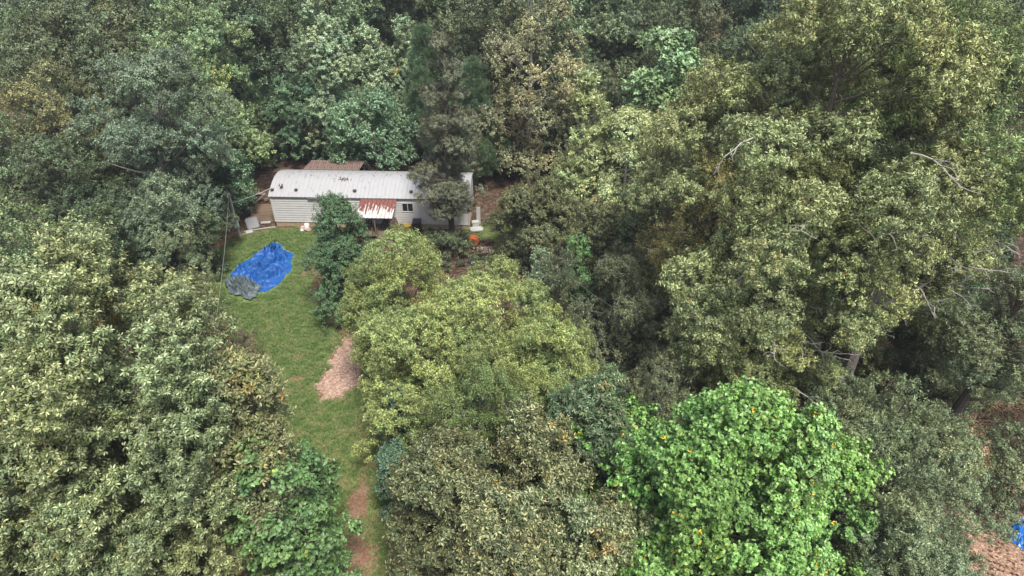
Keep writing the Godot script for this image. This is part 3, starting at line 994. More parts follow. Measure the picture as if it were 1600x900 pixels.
func build_things() -> void:
	var old_wood := grained([Color(.09, .07, .055), Color(.17, .14, .115), Color(.26, .22, .19)], [0, .5, 1], .04, .8, 51, .9, 3.0)
	var white := grained([Color(.33, .33, .32), Color(.40, .40, .395), Color(.45, .45, .44)], [0, .4, 1], .03, .9, 52, .5)
	var dark := mat(Color(.02, .02, .022), .5)
	var steel := mat(Color(.35, .36, .37), .4, .5)
	# blue tarp with its grey underside turned up at one corner
	rng.seed = 90
	var t := thing("tarp", "crumpled bright blue tarp with one grey corner lying on the lawn", "tarp", Vector3(-17.9, 0, -40.0))
	var outline := [Vector2(-19.77, -38.54), Vector2(-19.62, -40.22), Vector2(-18.84, -42.1), Vector2(-17.76, -43.9), Vector2(-17.25, -43.44), Vector2(-17.0, -42.9), Vector2(-16.12, -42.27), Vector2(-15.65, -40.14), Vector2(-15.86, -38.77), Vector2(-16.45, -37.47), Vector2(-16.97, -37.32), Vector2(-17.6, -37.9), Vector2(-18.6, -38.2)]
	var loc := []
	for p in outline: loc.append(p - Vector2(-17.9, -40.0))
	var st := start()
	crumpled(st, loc, Vector2(.1, -.2), .58, .66, 14, .012, Vector2(.75, -1), .55)
	obj("blue_sheet", st, mat(Color(.009, .082, .31), .52, 0, .45), t)
	loc = []
	for p in [Vector2(-19.77, -38.6), Vector2(-19.1, -38.98), Vector2(-18.3, -38.75), Vector2(-17.5, -38.2), Vector2(-17.04, -37.69), Vector2(-17.05, -36.73), Vector2(-17.25, -36.29), Vector2(-18.2, -36.8), Vector2(-19.01, -37.1), Vector2(-19.5, -37.8)]: loc.append(p - Vector2(-17.9, -40.0))
	st = start()
	crumpled(st, loc, Vector2(-.5, 2.35), .46, 1.7, 15, .16, Vector2(1, .15), .38)
	obj("turned_corner", st, mat(Color(.085, .115, .130), .5, 0, .5), t)

	# meter pole and its wires
	var pole := thing("utility_pole", "leaning grey wooden utility pole with a white electric meter box", "utility pole", Vector3(-20.76, 0, -44.66))
	st = start()
	tube(st, [Vector3(0, -.2, 0), Vector3(.02, 1.9, .05), Vector3(.06, 3.75, .12)], [.12, .105, .09], 10)
	obj("post", st, grained([Color(.28, .25, .22), Color(.40, .37, .34), Color(.5, .48, .45)], [0, .5, 1], .05, .9, 61, .9, 2.0, Vector3(1, .2, 1)), pole)
	st = start()
	bx(st, Vector3(.05, 1.35, .18), Vector3(.34, .85, .16))
	var box := obj("meter_box", st, mat(Color(.46, .48, .50), .45), pole)
	st = start()
	tube(st, [Vector3(.05, 1.5, .26), Vector3(.05, 1.5, .32), Vector3(.05, 1.5, .36)], [.09, .09, .07], 12)
	obj("meter", st, mat(Color(.28, .29, .30), .15), box)
	st = start()
	tube(st, [Vector3(.08, 1.75, .16), Vector3(.1, 3.4, .22), Vector3(.13, 3.75, .24), Vector3(.16, 3.68, .3)], [.03, .03, .05, .05], 8)
	obj("conduit", st, steel, pole)
	st = start()
	tube(st, [Vector3(.05, .1, .18), Vector3(.05, .95, .18)], [.025, .025], 8)
	obj("ground_conduit", st, steel, pole)
	st = start()
	for q in [[.14, .05], [-.14, .05]]:
		tube(st, [Vector3(q[0] + .06, 3.55, .12), Vector3(q[0] + .06, 3.68, .12)], [.035, .03], 8)
	bx(st, Vector3(.06, 3.56, .12), Vector3(.5, .07, .07))
	obj("crossarm", st, old_wood, pole)
	var wire_m := mat(Color(.30, .30, .30), .5)
	st = start()
	var a := Vector3(-20.69, 3.66, -44.5)
	var b := Vector3(-12.2, 7.1, -18.6)
	var pts := []
	var rr := []
	for k in 21:
		var s := k / 20.0
		pts.append(a.lerp(b, s) + Vector3.DOWN * 1.3 * 4 * s * (1 - s) * .5)
		rr.append(.010)
	tube(st, pts, rr, 5)
	tag(obj("overhead_cable", st, wire_m), "thin grey overhead cable hanging past the tarp from the pole top", "cable")
	st = start()
	pts = []
	rr = []
	for k in 13:
		var s := k / 12.0
		pts.append(Vector3(-20.65, 2.95, -44.6).lerp(Vector3(-18.3, 2.75, -48.0), s) + Vector3.DOWN * .5 * s * (1 - s))
		rr.append(.016)
	tube(st, pts, rr, 6)
	tag(obj("service_cable", st, mat(Color(.55, .55, .54), .5)), "pale service cable running from the pole to the house's left end", "cable")

	# odds and ends left of the house
	var tub := thing("plastic_tub_lid", "large grey white plastic lid leaning behind the utility pole", "plastic lid", Vector3(-20.2, .38, -46.1))
	st = start()
	rounded_slab(st, Vector3.ZERO, Basis(Vector3.UP, .55) * Basis(Vector3.RIGHT, 1.0) , .95, .9, .10, .15)
	obj("lid", st, mat(Color(.25, .25, .26), .5), tub)
	st = start()
	tube(st, [Vector3(-20.65, .05, -45.35), Vector3(-19.6, .06, -45.75), Vector3(-18.45, .05, -46.1)], [.045, .045, .045], 8)
	tag(obj("white_pipe", st, white), "long thin white plastic pipe lying along the lawn's far edge", "pipe")
	st = start()
	bx(st, Vector3(-20.2, .1, -45.2), Vector3(.5, .14, .34), Basis(Vector3.UP, .5) * Basis(Vector3.RIGHT, .3))
	bx(st, Vector3(-20.5, .05, -45.0), Vector3(.9, .04, .08), Basis(Vector3.UP, .4))
	tag(obj("white_scrap", st, white), "crumpled white scrap lying near the base of the pole", "scrap")
	st = start()
	bx(st, Vector3(-19.4, .08, -46.75), Vector3(.75, .03, .32), Basis(Vector3.UP, .1))
	tag(obj("white_board", st, white), "small white board lying on the brown planks left of the house", "board")
	rng.seed = 31
	var deck := thing("plank_platform", "weathered brown plank platform on the ground left of the house", "plank platform", Vector3(-20.0, 0, -48.2), .12)
	for k in 11:
		st = start()
		bx(st, Vector3(rnd(-.06, .06), .04 + rnd(0, .015), -1.5 + k * .28), Vector3(2.1 + rnd(-.25, .25), .05, .24), Basis(Vector3.UP, rnd(-.03, .03)))
		obj("plank", st, grained([Color(.09, .06, .04), Color(.17, .12, .085), Color(.24, .18, .13)], [0, .5, 1], .05, .8, 71, .95, 3.0) if k == 0 else (deck.get_child(0) as MeshInstance3D).material_override, deck)
	var junk := thing("junk_heap", "heap of pale broken boards and debris behind the left corner of the house", "junk heap", Vector3(-19.6, 0, -50.6))
	for k in 16:
		st = start()
		bx(st, Vector3(rng.randfn(0, .7), rnd(.1, .75), rng.randfn(0, .4)), Vector3(rnd(.25, 1.1), rnd(.03, .22), rnd(.1, .5)), Basis(rvec(), rnd(0, 1.2)))
		obj("debris", st, [white, dark, old_wood, mat(Color(.34, .31, .29), .8)][k % 4], junk)
	# stones by the wall
	for k in 12:
		st = start()
		var s := rnd(.14, .26)
		var at := Vector3(-15.9 + rng.randfn(0, .26), s * .5 + (.2 if k > 7 else 0.0), -45.62 + rng.randfn(0, .17))
		var rows := []
		for i in 5:
			var ring := []
			for j in 7:
				var ph := PI * i / 4.0
				ring.append(at + Vector3(sin(ph) * cos(TAU * j / 7), cos(ph) * .75, sin(ph) * sin(TAU * j / 7)) * s * (rnd(.78, 1.15) if i > 0 and i < 4 else 1.0))
			rows.append(ring)
		for i in 4:
			for j in 7:
				quad_out(st, rows[i][j], rows[i][(j + 1) % 7], rows[i + 1][(j + 1) % 7], rows[i + 1][j], at)
		tag(obj("stone", st, [mat(Color(.5, .45, .43), .9), mat(Color(.36, .24, .21), .9), mat(Color(.58, .55, .53), .9)][k % 3]), "fist to head sized pale stone in the pile against the house foundation", "stone", "stones piled at the foundation")

	# around the porch
	var binn := thing("trash_bin", "black plastic trash bin right of the porch under the bronze cedar", "trash bin", Vector3(-7.3, 0, -45.5))
	st = start()
	bx(st, Vector3(0, .42, 0), Vector3(.58, .84, .6))
	bx(st, Vector3(0, .2, 0), Vector3(.52, .38, .54))
	obj("bin_body", st, mat(Color(.014, .015, .018), .5), binn)
	st = start()
	bx(st, Vector3(0, .89, .02), Vector3(.64, .07, .7), Basis(Vector3.RIGHT, .08))
	obj("lid", st, mat(Color(.02, .022, .026), .4), binn)
	for x in [-.3, .3]:
		st = start()
		tube(st, [Vector3(x - .03, .1, -.26), Vector3(x + .03, .1, -.26)], [.1, .1], 12)
		obj("wheel", st, dark, binn)
	var cloth := thing("brown_cloth", "brown cloth hanging from the right front corner of the porch", "cloth", Vector3(-8.75, 0, -44.45))
	st = start()
	var prev := []
	for i in 9:
		var ring := []
		for j in 24:
			var an := TAU * j / 24
			var f := 1.0 + .22 * sin(an * 5 + i * .3)
			var r := (.10 + .30 * pow(i / 8.0, .8)) * f
			ring.append(Vector3(cos(an) * r, 1.75 - i * .2, sin(an) * r * .7))
		if i > 0:
			for j in 24:
				quad_out(st, prev[j], prev[(j + 1) % 24], ring[(j + 1) % 24], ring[j], Vector3(0, 1.75 - i * .2, 0))
		prev = ring
	obj("drape", st, grained([Color(.09, .06, .04), Color(.15, .105, .07)], [0, 1], .05, 1.0, 72, .9), cloth)
	var drum := thing("yellow_tub", "yellow plastic tub standing between the porch and the black bin", "tub", Vector3(-8.05, 0, -45.5))
	st = start()
	tube(st, [Vector3(0, 0, 0), Vector3(0, .5, 0), Vector3(0, .5, 0), Vector3(0, .56, 0)], [.24, .28, .31, .31], 16)
	obj("tub_body", st, mat(Color(.42, .31, .06), .5), drum)
	st = start()
	for s in [-1, 1]:
		tube(st, [Vector3(.31 * s, .5, -.06), Vector3(.36 * s, .46, 0), Vector3(.31 * s, .5, .06)], [.015, .015, .015], 5)
	obj("handles", st, dark, drum)
	for k in 2:
		var c := thing("porch_chair", ["dark slatted chair on the left side of the porch deck", "dark slatted chair nearer the porch's middle post"][k], "chair", Vector3(-10.9 + k * 1.2, .385, -45.3), .2 - k * .4)
		st = start()
		bx(st, Vector3(0, .42, 0), Vector3(.48, .05, .46))
		obj("seat", st, mat(Color(.05, .06, .08), .6), c)
		for q in 4:
			st = start()
			bx(st, Vector3(-.18 + q * .12, .72, -.23), Vector3(.09, .5, .03), Basis(Vector3.RIGHT, -.15))
			obj("back_slat", st, mat(Color(.05, .06, .08), .6), c)
		for q in [[-.2, -.2], [.2, -.2], [-.2, .2], [.2, .2]]:
			st = start()
			bx(st, Vector3(q[0], .2, q[1]), Vector3(.045, .4, .045))
			obj("leg", st, dark, c)
	# right end of the house
	st = start()
	bx(st, Vector3(-2.62, .75, -46.6), Vector3(.30, 1.5, .05), Basis(Vector3.UP, .25))
	tag(obj("siding_sheet", st, white), "narrow upright white sheet standing at the right end of the house", "sheet")
	st = start()
	bx(st, Vector3(-2.85, .22, -46.2), Vector3(.5, .44, .4), Basis(Vector3.UP, .2))
	bx(st, Vector3(-2.85, .46, -46.2), Vector3(.54, .04, .44), Basis(Vector3.UP, .2))
	tag(obj("white_crate", st, white), "low white box in front of the upright white sheet", "box")
	st = start()
	rounded_slab(st, Vector3(-2.75, .06, -45.65), Basis(Vector3.UP, .15), 1.05, .62, .10, .2)
	tag(obj("white_basin", st, white), "white oblong basin lying on the grass beside the house's right corner", "basin")

	# orange mower
	var mow := thing("riding_mower", "small orange lawn mower parked on the red clay right of the cedar", "mower", Vector3(-3.1, 0, -43.3), -.25)
	var orange := grained([Color(.22, .05, .014), Color(.36, .085, .025), Color(.42, .15, .065)], [0, .45, 1], .04, 1.5, 81, .45)
	st = start()
	# hood with a sloped nose
	var hp := [Vector2(-.15, .35), Vector2(-.15, .82), Vector2(.25, .86), Vector2(.55, .72), Vector2(.62, .35)]
	for k in hp.size():
		var p0: Vector2 = hp[k]
		var p1: Vector2 = hp[(k + 1) % hp.size()]
		var i0 := .8 if p0.y > .5 else 1.0
		var i1 := .8 if p1.y > .5 else 1.0
		quad_out(st, Vector3(p0.x, p0.y, -.36 * i0), Vector3(p1.x, p1.y, -.36 * i1), Vector3(p1.x, p1.y, .36 * i1), Vector3(p0.x, p0.y, .36 * i0), Vector3(.2, .55, 0))
	for s in [-1, 1]:
		for k in range(1, hp.size() - 1):
			var q := [hp[0], hp[k], hp[k + 1]]
			for v in q:
				st.add_vertex(Vector3(v.x, v.y, s * .36 * (.8 if v.y > .5 else 1.0)))
	obj("hood", st, orange, mow)
	st = start()
	rounded_slab(st, Vector3(-.05, .16, 0), Basis.IDENTITY, 1.0, .95, .16, .2)
	obj("mower_deck", st, orange, mow)
	st = start()
	bx(st, Vector3(-.45, .42, 0), Vector3(.5, .14, .5)); bx(st, Vector3(-.5, .56, 0), Vector3(.4, .1, .44)); bx(st, Vector3(-.72, .74, 0), Vector3(.09, .36, .42), Basis(Vector3.BACK, .25))
	obj("seat", st, dark, mow)
	for q in [[-.55, -.42, .24], [-.55, .42, .24], [.42, -.4, .18], [.42, .4, .18]]:
		st = start()
		tube(st, [Vector3(q[0], q[2], q[1] - .09), Vector3(q[0], q[2], q[1] - .05), Vector3(q[0], q[2], q[1] + .05), Vector3(q[0], q[2], q[1] + .09)], [q[2] * .85, q[2], q[2], q[2] * .85], 16)
		var wh := obj("wheel", st, dark, mow)
		st = start()
		tube(st, [Vector3(q[0], q[2], q[1] - .1), Vector3(q[0], q[2], q[1] + .1)], [q[2] * .5, q[2] * .5], 10)
		obj("rim", st, mat(Color(.4, .4, .38), .5), wh)
	st = start()
	tube(st, [Vector3(-.12, .8, 0), Vector3(-.3, 1.0, 0)], [.02, .02], 6)
	for k in 12:
		var t0 := TAU * k / 12
		var t1 := TAU * (k + 1) / 12
		tube(st, [Vector3(-.3 + cos(t0) * .08, 1.0 + cos(t0) * .1, sin(t0) * .17), Vector3(-.3 + cos(t1) * .08, 1.0 + cos(t1) * .1, sin(t1) * .17)], [.015, .015], 5)
	obj("steering_wheel", st, dark, mow)
	# pallet and mat
	var pal := thing("pallet", "pinkish grey wooden pallet lying on the red clay beside the mower", "pallet", Vector3(-2.0, 0, -42.6), .16)
	for k in 3:
		st = start()
		bx(st, Vector3(0, .05, -.38 + k * .38), Vector3(1.15, .08, .08))
		obj("runner", st, old_wood, pal)
	for k in 7:
		st = start()
		bx(st, Vector3(-.5 + k * .167, .102, 0), Vector3(.135, .022, .9), Basis(Vector3.UP, rnd(-.02, .02)))
		obj("slat", st, grained([Color(.30, .19, .16), Color(.44, .31, .27), Color(.52, .4, .36)], [0, .5, 1], .06, 1.0, 82, .9) if k == 0 else (pal.get_child(3) as MeshInstance3D).material_override, pal)
	st = start()
	rounded_slab(st, Vector3(-2.5, .012, -41.3), Basis(Vector3.UP, .3), 1.3, .8, .02, .1)
	tag(obj("dark_mat", st, mat(Color(.03, .032, .036), .8)), "dark flat mat lying on the red clay in front of the pallet", "mat")

	# lower right corner
	var t2 := thing("tarp", "edge of a bright blue tarp at the lower right corner by the wood chips", "tarp", Vector3(23.3, 0, -17.5))
	loc = []
	for p in [Vector2(-1.05, -1.4), Vector2(0, -2.0), Vector2(1.4, -1.6), Vector2(2.0, 0), Vector2(1.4, 1.6), Vector2(-.2, 1.5), Vector2(-1.0, .9), Vector2(-.8, 0), Vector2(-1.1, -.6)]: loc.append(p)
	st = start()
	crumpled(st, loc, Vector2(.4, -.1), .6, .9, 17, .02)
	obj("blue_sheet", st, mat(Color(.015, .16, .55), .3, 0, .6), t2)
	st = start()
	tube(st, [Vector3(-1.2, .05, 1.1), Vector3(-.9, .12, .6), Vector3(-.3, .5, .2)], [.07, .08, .08], 8)
	obj("grey_edge", st, mat(Color(.36, .36, .36), .7), t2)
	var pb := thing("grey_stone_block", "rounded grey boulder at the very corner below the blue tarp edge", "boulder", Vector3(22.3, 0, -16.25))
	st = start()
	var rows2 := []
	for i in 7:
		var ring := []
		for j in 10:
			var ph := PI * i / 6.0
			ring.append(Vector3(sin(ph) * cos(TAU * j / 10) * .6, .2 + cos(ph) * .3, sin(ph) * sin(TAU * j / 10) * .45) * (rnd(.9, 1.1) if i > 0 and i < 6 else 1.0))
		rows2.append(ring)
	for i in 6:
		for j in 10:
			quad_out(st, rows2[i][j], rows2[i][(j + 1) % 10], rows2[i + 1][(j + 1) % 10], rows2[i + 1][j], Vector3(0, .2, 0))
	obj("rock", st, grained([Color(.3, .3, .29), Color(.44, .43, .41)], [0, 1], .05, 1.0, 83, .9, 3.0), pb)

# ---------------------------------------------------------------- the trees
# kind of tree, leaves, x, z, height, crown radius, share of the height below the crown, outline, description
const TREES := [
	["hickory_tree", "sage", -12.11, -15.00, 17.25, 3.55, 0.12, "round", "large pale sage green hickory crown filling the lower left of the view"],
	["hickory_tree", "sage_gold", -8.30, -15.20, 13.20, 1.38, 0.45, "round", "smaller sage and gold tinged tree between the big left hickory and the lawn"],
	["hickory_tree", "sage", -12.94, -12.50, 13.70, 1.98, 0.15, "round", "pale green crown in the bottom left corner below the largest hickory"],
	["mulberry_tree", "heart", -7.88, -15.60, 8.30, 1.57, 0.10, "loose", "dark green large leaved young tree at the near end of the grass path"],
	["mulberry_tree", "heart", -7.77, -14.20, 10.86, 1.20, 0.10, "loose", "large leaved sapling leaning against the right side of the sage green hickory"],
	["willow_oak_tree", "willow", -5.64, -27.50, 10.32, 2.26, 0.08, "round", "yellow green narrow leaved oak directly in front of the rusty porch roof"],
	["willow_oak_tree", "willow", -1.38, -25.20, 9.28, 2.95, 0.08, "round", "broadest yellow green willow oak in the middle of the view"],
	["willow_oak_tree", "willow", 1.37, -23.00, 8.55, 1.89, 0.08, "round", "right hand yellow green willow oak lobe next to the dark magnolia"],
	["willow_oak_tree", "willow", -3.84, -23.00, 8.72, 2.70, 0.08, "round", "lower yellow green willow oak beside the wood chip patch"],
	["willow_oak_tree", "willow_deep", -1.36, -19.50, 8.62, 2.21, 0.10, "round", "deeper green willow oak below the others with one bright yellow leaf spray"],
	["bronze_oak_tree", "bronze", 0.79, -17.00, 9.15, 1.56, 0.10, "round", "bronze brown tinged oak between the willow oaks and the bright tulip tree"],
	["bronze_oak_tree", "bronze", -2.41, -15.80, 8.62, 1.92, 0.10, "round", "bronze and olive oak beside the red clay bank at the bottom"],
	["bronze_oak_tree", "bronze", -0.20, -13.60, 9.06, 1.58, 0.10, "round", "nearest bronze leaved oak at the bottom edge of the view"],
	["magnolia_tree", "magnolia", 3.56, -20.00, 8.09, 1.55, 0.10, "round", "dark glossy magnolia with long drooping leaves left of the tulip tree"],
	["tulip_tree", "tulip", 7.53, -16.00, 11.22, 6.03, 0.10, "cone", "bright green tulip tree dotted with yellow leaves in the lower right"],
	["tulip_tree", "tulip", 9.59, -15.00, 11.00, 1.74, 0.10, "cone", "slender bright green tulip tree spire joined to the large one's right flank"],
	["giant_oak_tree", "oak", 12.26, -25.50, 21.71, 5.28, 0.30, "round", "huge olive gold oak with bare pale twigs filling the upper right"],
	["giant_oak_tree", "ochre", 10.04, -30.00, 16.35, 3.10, 0.15, "round", "ochre topped oak forming the left shoulder of the huge right hand oak"],
	["giant_oak_tree", "oak_green", 16.78, -25.50, 21.29, 3.70, 0.32, "round", "green gold oak with star shaped leaf clusters at the right edge"],
	["giant_oak_tree", "oak", 11.24, -24.50, 13.17, 2.93, 0.25, "round", "olive oak bough mass hanging left of the big forked trunk"],
	["leaning_oak_tree", "grey_green", 20.16, -22.30, 11.20, 1.93, 0.50, "round", "oak with a thick dark trunk leaning to the right below the huge oak"],
	["grey_oak_tree", "grey_olive", 5.68, -29.00, 7.98, 3.47, 0.08, "round", "grey olive small leaved oak right of the central willow oaks"],
	["grey_oak_tree", "grey_olive", 9.22, -27.50, 7.05, 3.08, 0.08, "round", "dull olive oak in shade below the ochre topped oak"],
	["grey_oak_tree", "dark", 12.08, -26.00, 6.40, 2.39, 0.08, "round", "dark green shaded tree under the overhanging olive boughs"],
	["grey_oak_tree", "grey_olive", 6.56, -22.00, 7.43, 1.87, 0.08, "round", "small grey green tree behind the top of the bright tulip tree"],
	["grey_oak_tree", "grey_green", 14.49, -23.00, 5.80, 2.38, 0.08, "round", "grey green tree just above the right shoulder of the tulip tree"],
	["grey_oak_tree", "grey_green", 16.38, -20.50, 7.35, 2.18, 0.10, "round", "soft grey green tree at the foot of the leaning trunk"],
	["grey_oak_tree", "grey_green", 16.61, -17.20, 7.22, 2.52, 0.10, "round", "large soft grey green tree above the wood chip clearing at lower right"],
	["grey_oak_tree", "grey_green", 13.96, -14.80, 7.01, 1.91, 0.10, "round", "grey green tree between the tulip tree and the chip clearing"],
	["bronze_oak_tree", "bronze", 2.13, -41.00, 6.46, 2.45, 0.05, "round", "brown bronze rounded tree right of the house near the orange mower"],
	["grey_oak_tree", "olive_far", 5.17, -36.00, 7.14, 2.21, 0.05, "round", "dense olive tree behind the pale sapling right of the yard"],
	["locust_tree", "lime", 4.88, -42.50, 13.25, 2.18, 0.10, "cone", "pale lime green feathery tree with a pointed top right of the house"],
	["locust_tree", "lime", 7.39, -41.00, 11.21, 2.15, 0.08, "round", "pale lime lower tree between the feathery spire and the ochre oak"],
	["sycamore_tree", "tan", 1.41, -54.00, 16.79, 3.64, 0.12, "column", "tall tan leaved tree with a pale bare trunk behind the house"],
	["catalpa_tree", "jade", 10.95, -49.00, 13.90, 2.55, 0.10, "round", "fresh jade green tree with big leaves above the lime tree"],
	["forest_tree", "grey_far", 7.98, -62.00, 13.32, 3.75, 0.10, "round", "grey green tall tree at the top between the tan and jade trees"],
	["poplar_tree", "pale_tulip", -15.76, -57.50, 14.66, 3.39, 0.12, "cone", "pale silvery green tall poplar behind the house's left half"],
	["poplar_tree", "pale_tulip", -12.43, -60.00, 11.44, 2.64, 0.12, "cone", "mid green poplar with a pointed top right of the silvery poplar"],
	["poplar_tree", "pale_tulip", -9.60, -62.00, 11.85, 2.16, 0.12, "cone", "slim pale poplar just left of the soft green pine"],
	["forest_tree", "blue_green", -11.72, -54.50, 8.05, 3.09, 0.08, "round", "blue green bushy tree overhanging the rusty rear roof"],
	["forest_tree", "blue_green", -18.65, -58.00, 7.98, 2.36, 0.10, "round", "blue green tree behind the pale poplar trunk left of the roof"],
	["pine_tree", "pine", -7.25, -57.00, 12.19, 2.21, 0.15, "cone", "soft green pine behind the left side of the bronze cedar"],
	["pine_tree", "pine", -3.07, -53.00, 10.82, 2.20, 0.15, "cone", "green pine whose lower boughs show right of the cedar"],
	["cedar_tree", "cedar", -4.42, -43.30, 15.37, 2.37, 0.16, "layered", "bronze tiered cedar with a straight dark trunk in front of the house"],
	["holly_tree", "holly", -10.45, -35.20, 8.28, 2.37, 0.02, "egg", "dark green dense holly with two pointed tops beside the lawn"],
	["oak_tree", "dusk_oak", -24.61, -41.00, 14.86, 3.98, 0.06, "round", "big dark grey green oak left of the utility pole"],
	["poplar_tree", "spring", -24.78, -53.00, 15.46, 3.80, 0.10, "round", "light green tree rising behind the big dark oak at upper left"],
	["maple_tree", "autumn", -30.37, -44.00, 13.28, 2.76, 0.10, "round", "tree with yellow and rust autumn top at the left edge"],
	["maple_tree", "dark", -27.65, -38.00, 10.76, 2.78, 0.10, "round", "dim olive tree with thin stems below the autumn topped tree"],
	["forest_tree", "spring_dull", -39.59, -60.00, 13.04, 3.24, 0.10, "round", "dull green rounded tree near the upper left corner"],
	["maple_tree", "gold", -33.82, -60.00, 13.75, 2.08, 0.10, "column", "narrow gold tinged tree between two green crowns at upper left"],
	["forest_tree", "grey_far", -25.45, -68.00, 13.73, 4.50, 0.10, "round", "dark grey green tree at the top left of the silvery poplar"],
	["pine_tree", "pine", -22.54, -59.00, 8.66, 2.01, 0.10, "cone", "short bluish pine beside the dark gap left of the house"],
	["understory_tree", "blue_green", -21.94, -48.00, 5.96, 1.38, 0.05, "round", "blue green small tree behind the utility pole"],
	["maple_tree", "spring_dull", -25.01, -30.00, 10.47, 1.57, 0.08, "round", "green and yellow tree at the left edge above the hickory"],
	["understory_tree", "grey_green", -19.81, -33.00, 6.83, 1.81, 0.08, "loose", "grey green small tree at the left edge of the lawn"],
	["understory_tree", "bronze", -17.97, -30.50, 5.57, 1.48, 0.06, "loose", "thin rust tinged tree in front of the lawn's left edge"],
	["understory_tree", "rust_shrub", -15.80, -29.00, 3.73, 1.38, 0.05, "loose", "low dark red brown shrub tree between the big hickory and the lawn"],
	["juniper_shrub", "blue_green_near", -5.25, -22.00, 5.48, 0.60, 0.03, "column", "blue green vine covered column at the right edge of the grass path"],
	["juniper_shrub", "blue_green_near", -4.98, -19.20, 4.97, 0.51, 0.03, "column", "short blue green shrub at the path edge nearer than the vine column"],
	["sapling_tree", "mint", 1.65, -31.00, 7.07, 1.07, 0.05, "loose", "pale mint green sapling right of the central willow oaks"],
	["sapling_tree", "fresh_small", 3.69, -32.00, 7.31, 0.75, 0.05, "loose", "small bright green sapling beside the mint coloured one"],
	["forest_tree", "dry", 15.36, -56.00, 13.41, 1.48, 0.10, "round", "dry tan brown tree above the jade green tree"],
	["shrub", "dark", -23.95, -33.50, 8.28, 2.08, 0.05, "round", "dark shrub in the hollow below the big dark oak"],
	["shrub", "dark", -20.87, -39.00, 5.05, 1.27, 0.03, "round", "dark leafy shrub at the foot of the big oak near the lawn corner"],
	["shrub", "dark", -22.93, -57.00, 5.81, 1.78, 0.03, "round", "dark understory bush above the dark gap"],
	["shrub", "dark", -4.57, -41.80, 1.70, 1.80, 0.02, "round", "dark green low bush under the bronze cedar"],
	["shrub", "olive_far", 0.00, -42.50, 3.38, 1.37, 0.02, "loose", "low olive shrub at the grass edge right of the mower"],
	["grey_oak_tree", "grey_green", 14.17, -18.00, 6.68, 2.05, 0.10, "round", "dim grey green tree wedged behind the tulip tree's right side"],
	["bronze_oak_tree", "bronze_green", 2.93, -14.50, 7.07, 1.61, 0.10, "round", "olive green oak at the bottom between the bronze oaks and the tulip tree"],
	["grey_oak_tree", "grey_olive", 10.54, -24.50, 5.85, 2.32, 0.08, "round", "dull olive tree peeping over the top of the bright tulip tree"],
	["grey_oak_tree", "grey_green", 20.47, -24.50, 5.85, 1.89, 0.10, "loose", "thin grey green tree in front of the leaning trunk"],
	["grey_oak_tree", "olive_far", 23.95, -27.00, 6.83, 2.14, 0.10, "round", "olive tree at the right edge under the star leaved oak"],
	["grey_oak_tree", "grey_green", 22.31, -20.00, 4.48, 1.44, 0.10, "round", "grey green tree at the right edge just above the chip clearing"],
	["grey_oak_tree", "grey_green", 20.89, -26.50, 5.41, 1.84, 0.10, "round", "grey green tree filling the gap right of the big forked trunk"],
	["hickory_tree", "sage", -14.82, -12.30, 10.87, 2.24, 0.10, "round", "pale hickory in the lowest left corner under the others"],
	["giant_oak_tree", "oak", 18.83, -28.00, 14.15, 3.32, 0.25, "round", "olive gold oak in the middle of the right hand mass behind the forked trunk"],
	["giant_oak_tree", "oak", 14.58, -29.50, 13.65, 2.86, 0.20, "round", "olive gold oak between the ochre topped oak and the forked trunk"],
]

const FILL := {"cedar": .8, "sage": 1.2, "pine": 1.5, "tulip": 1.25, "willow": 1.15, "willow_deep": 1.1, "oak": 1.1, "holly": 1.3, "bronze": 1.15}

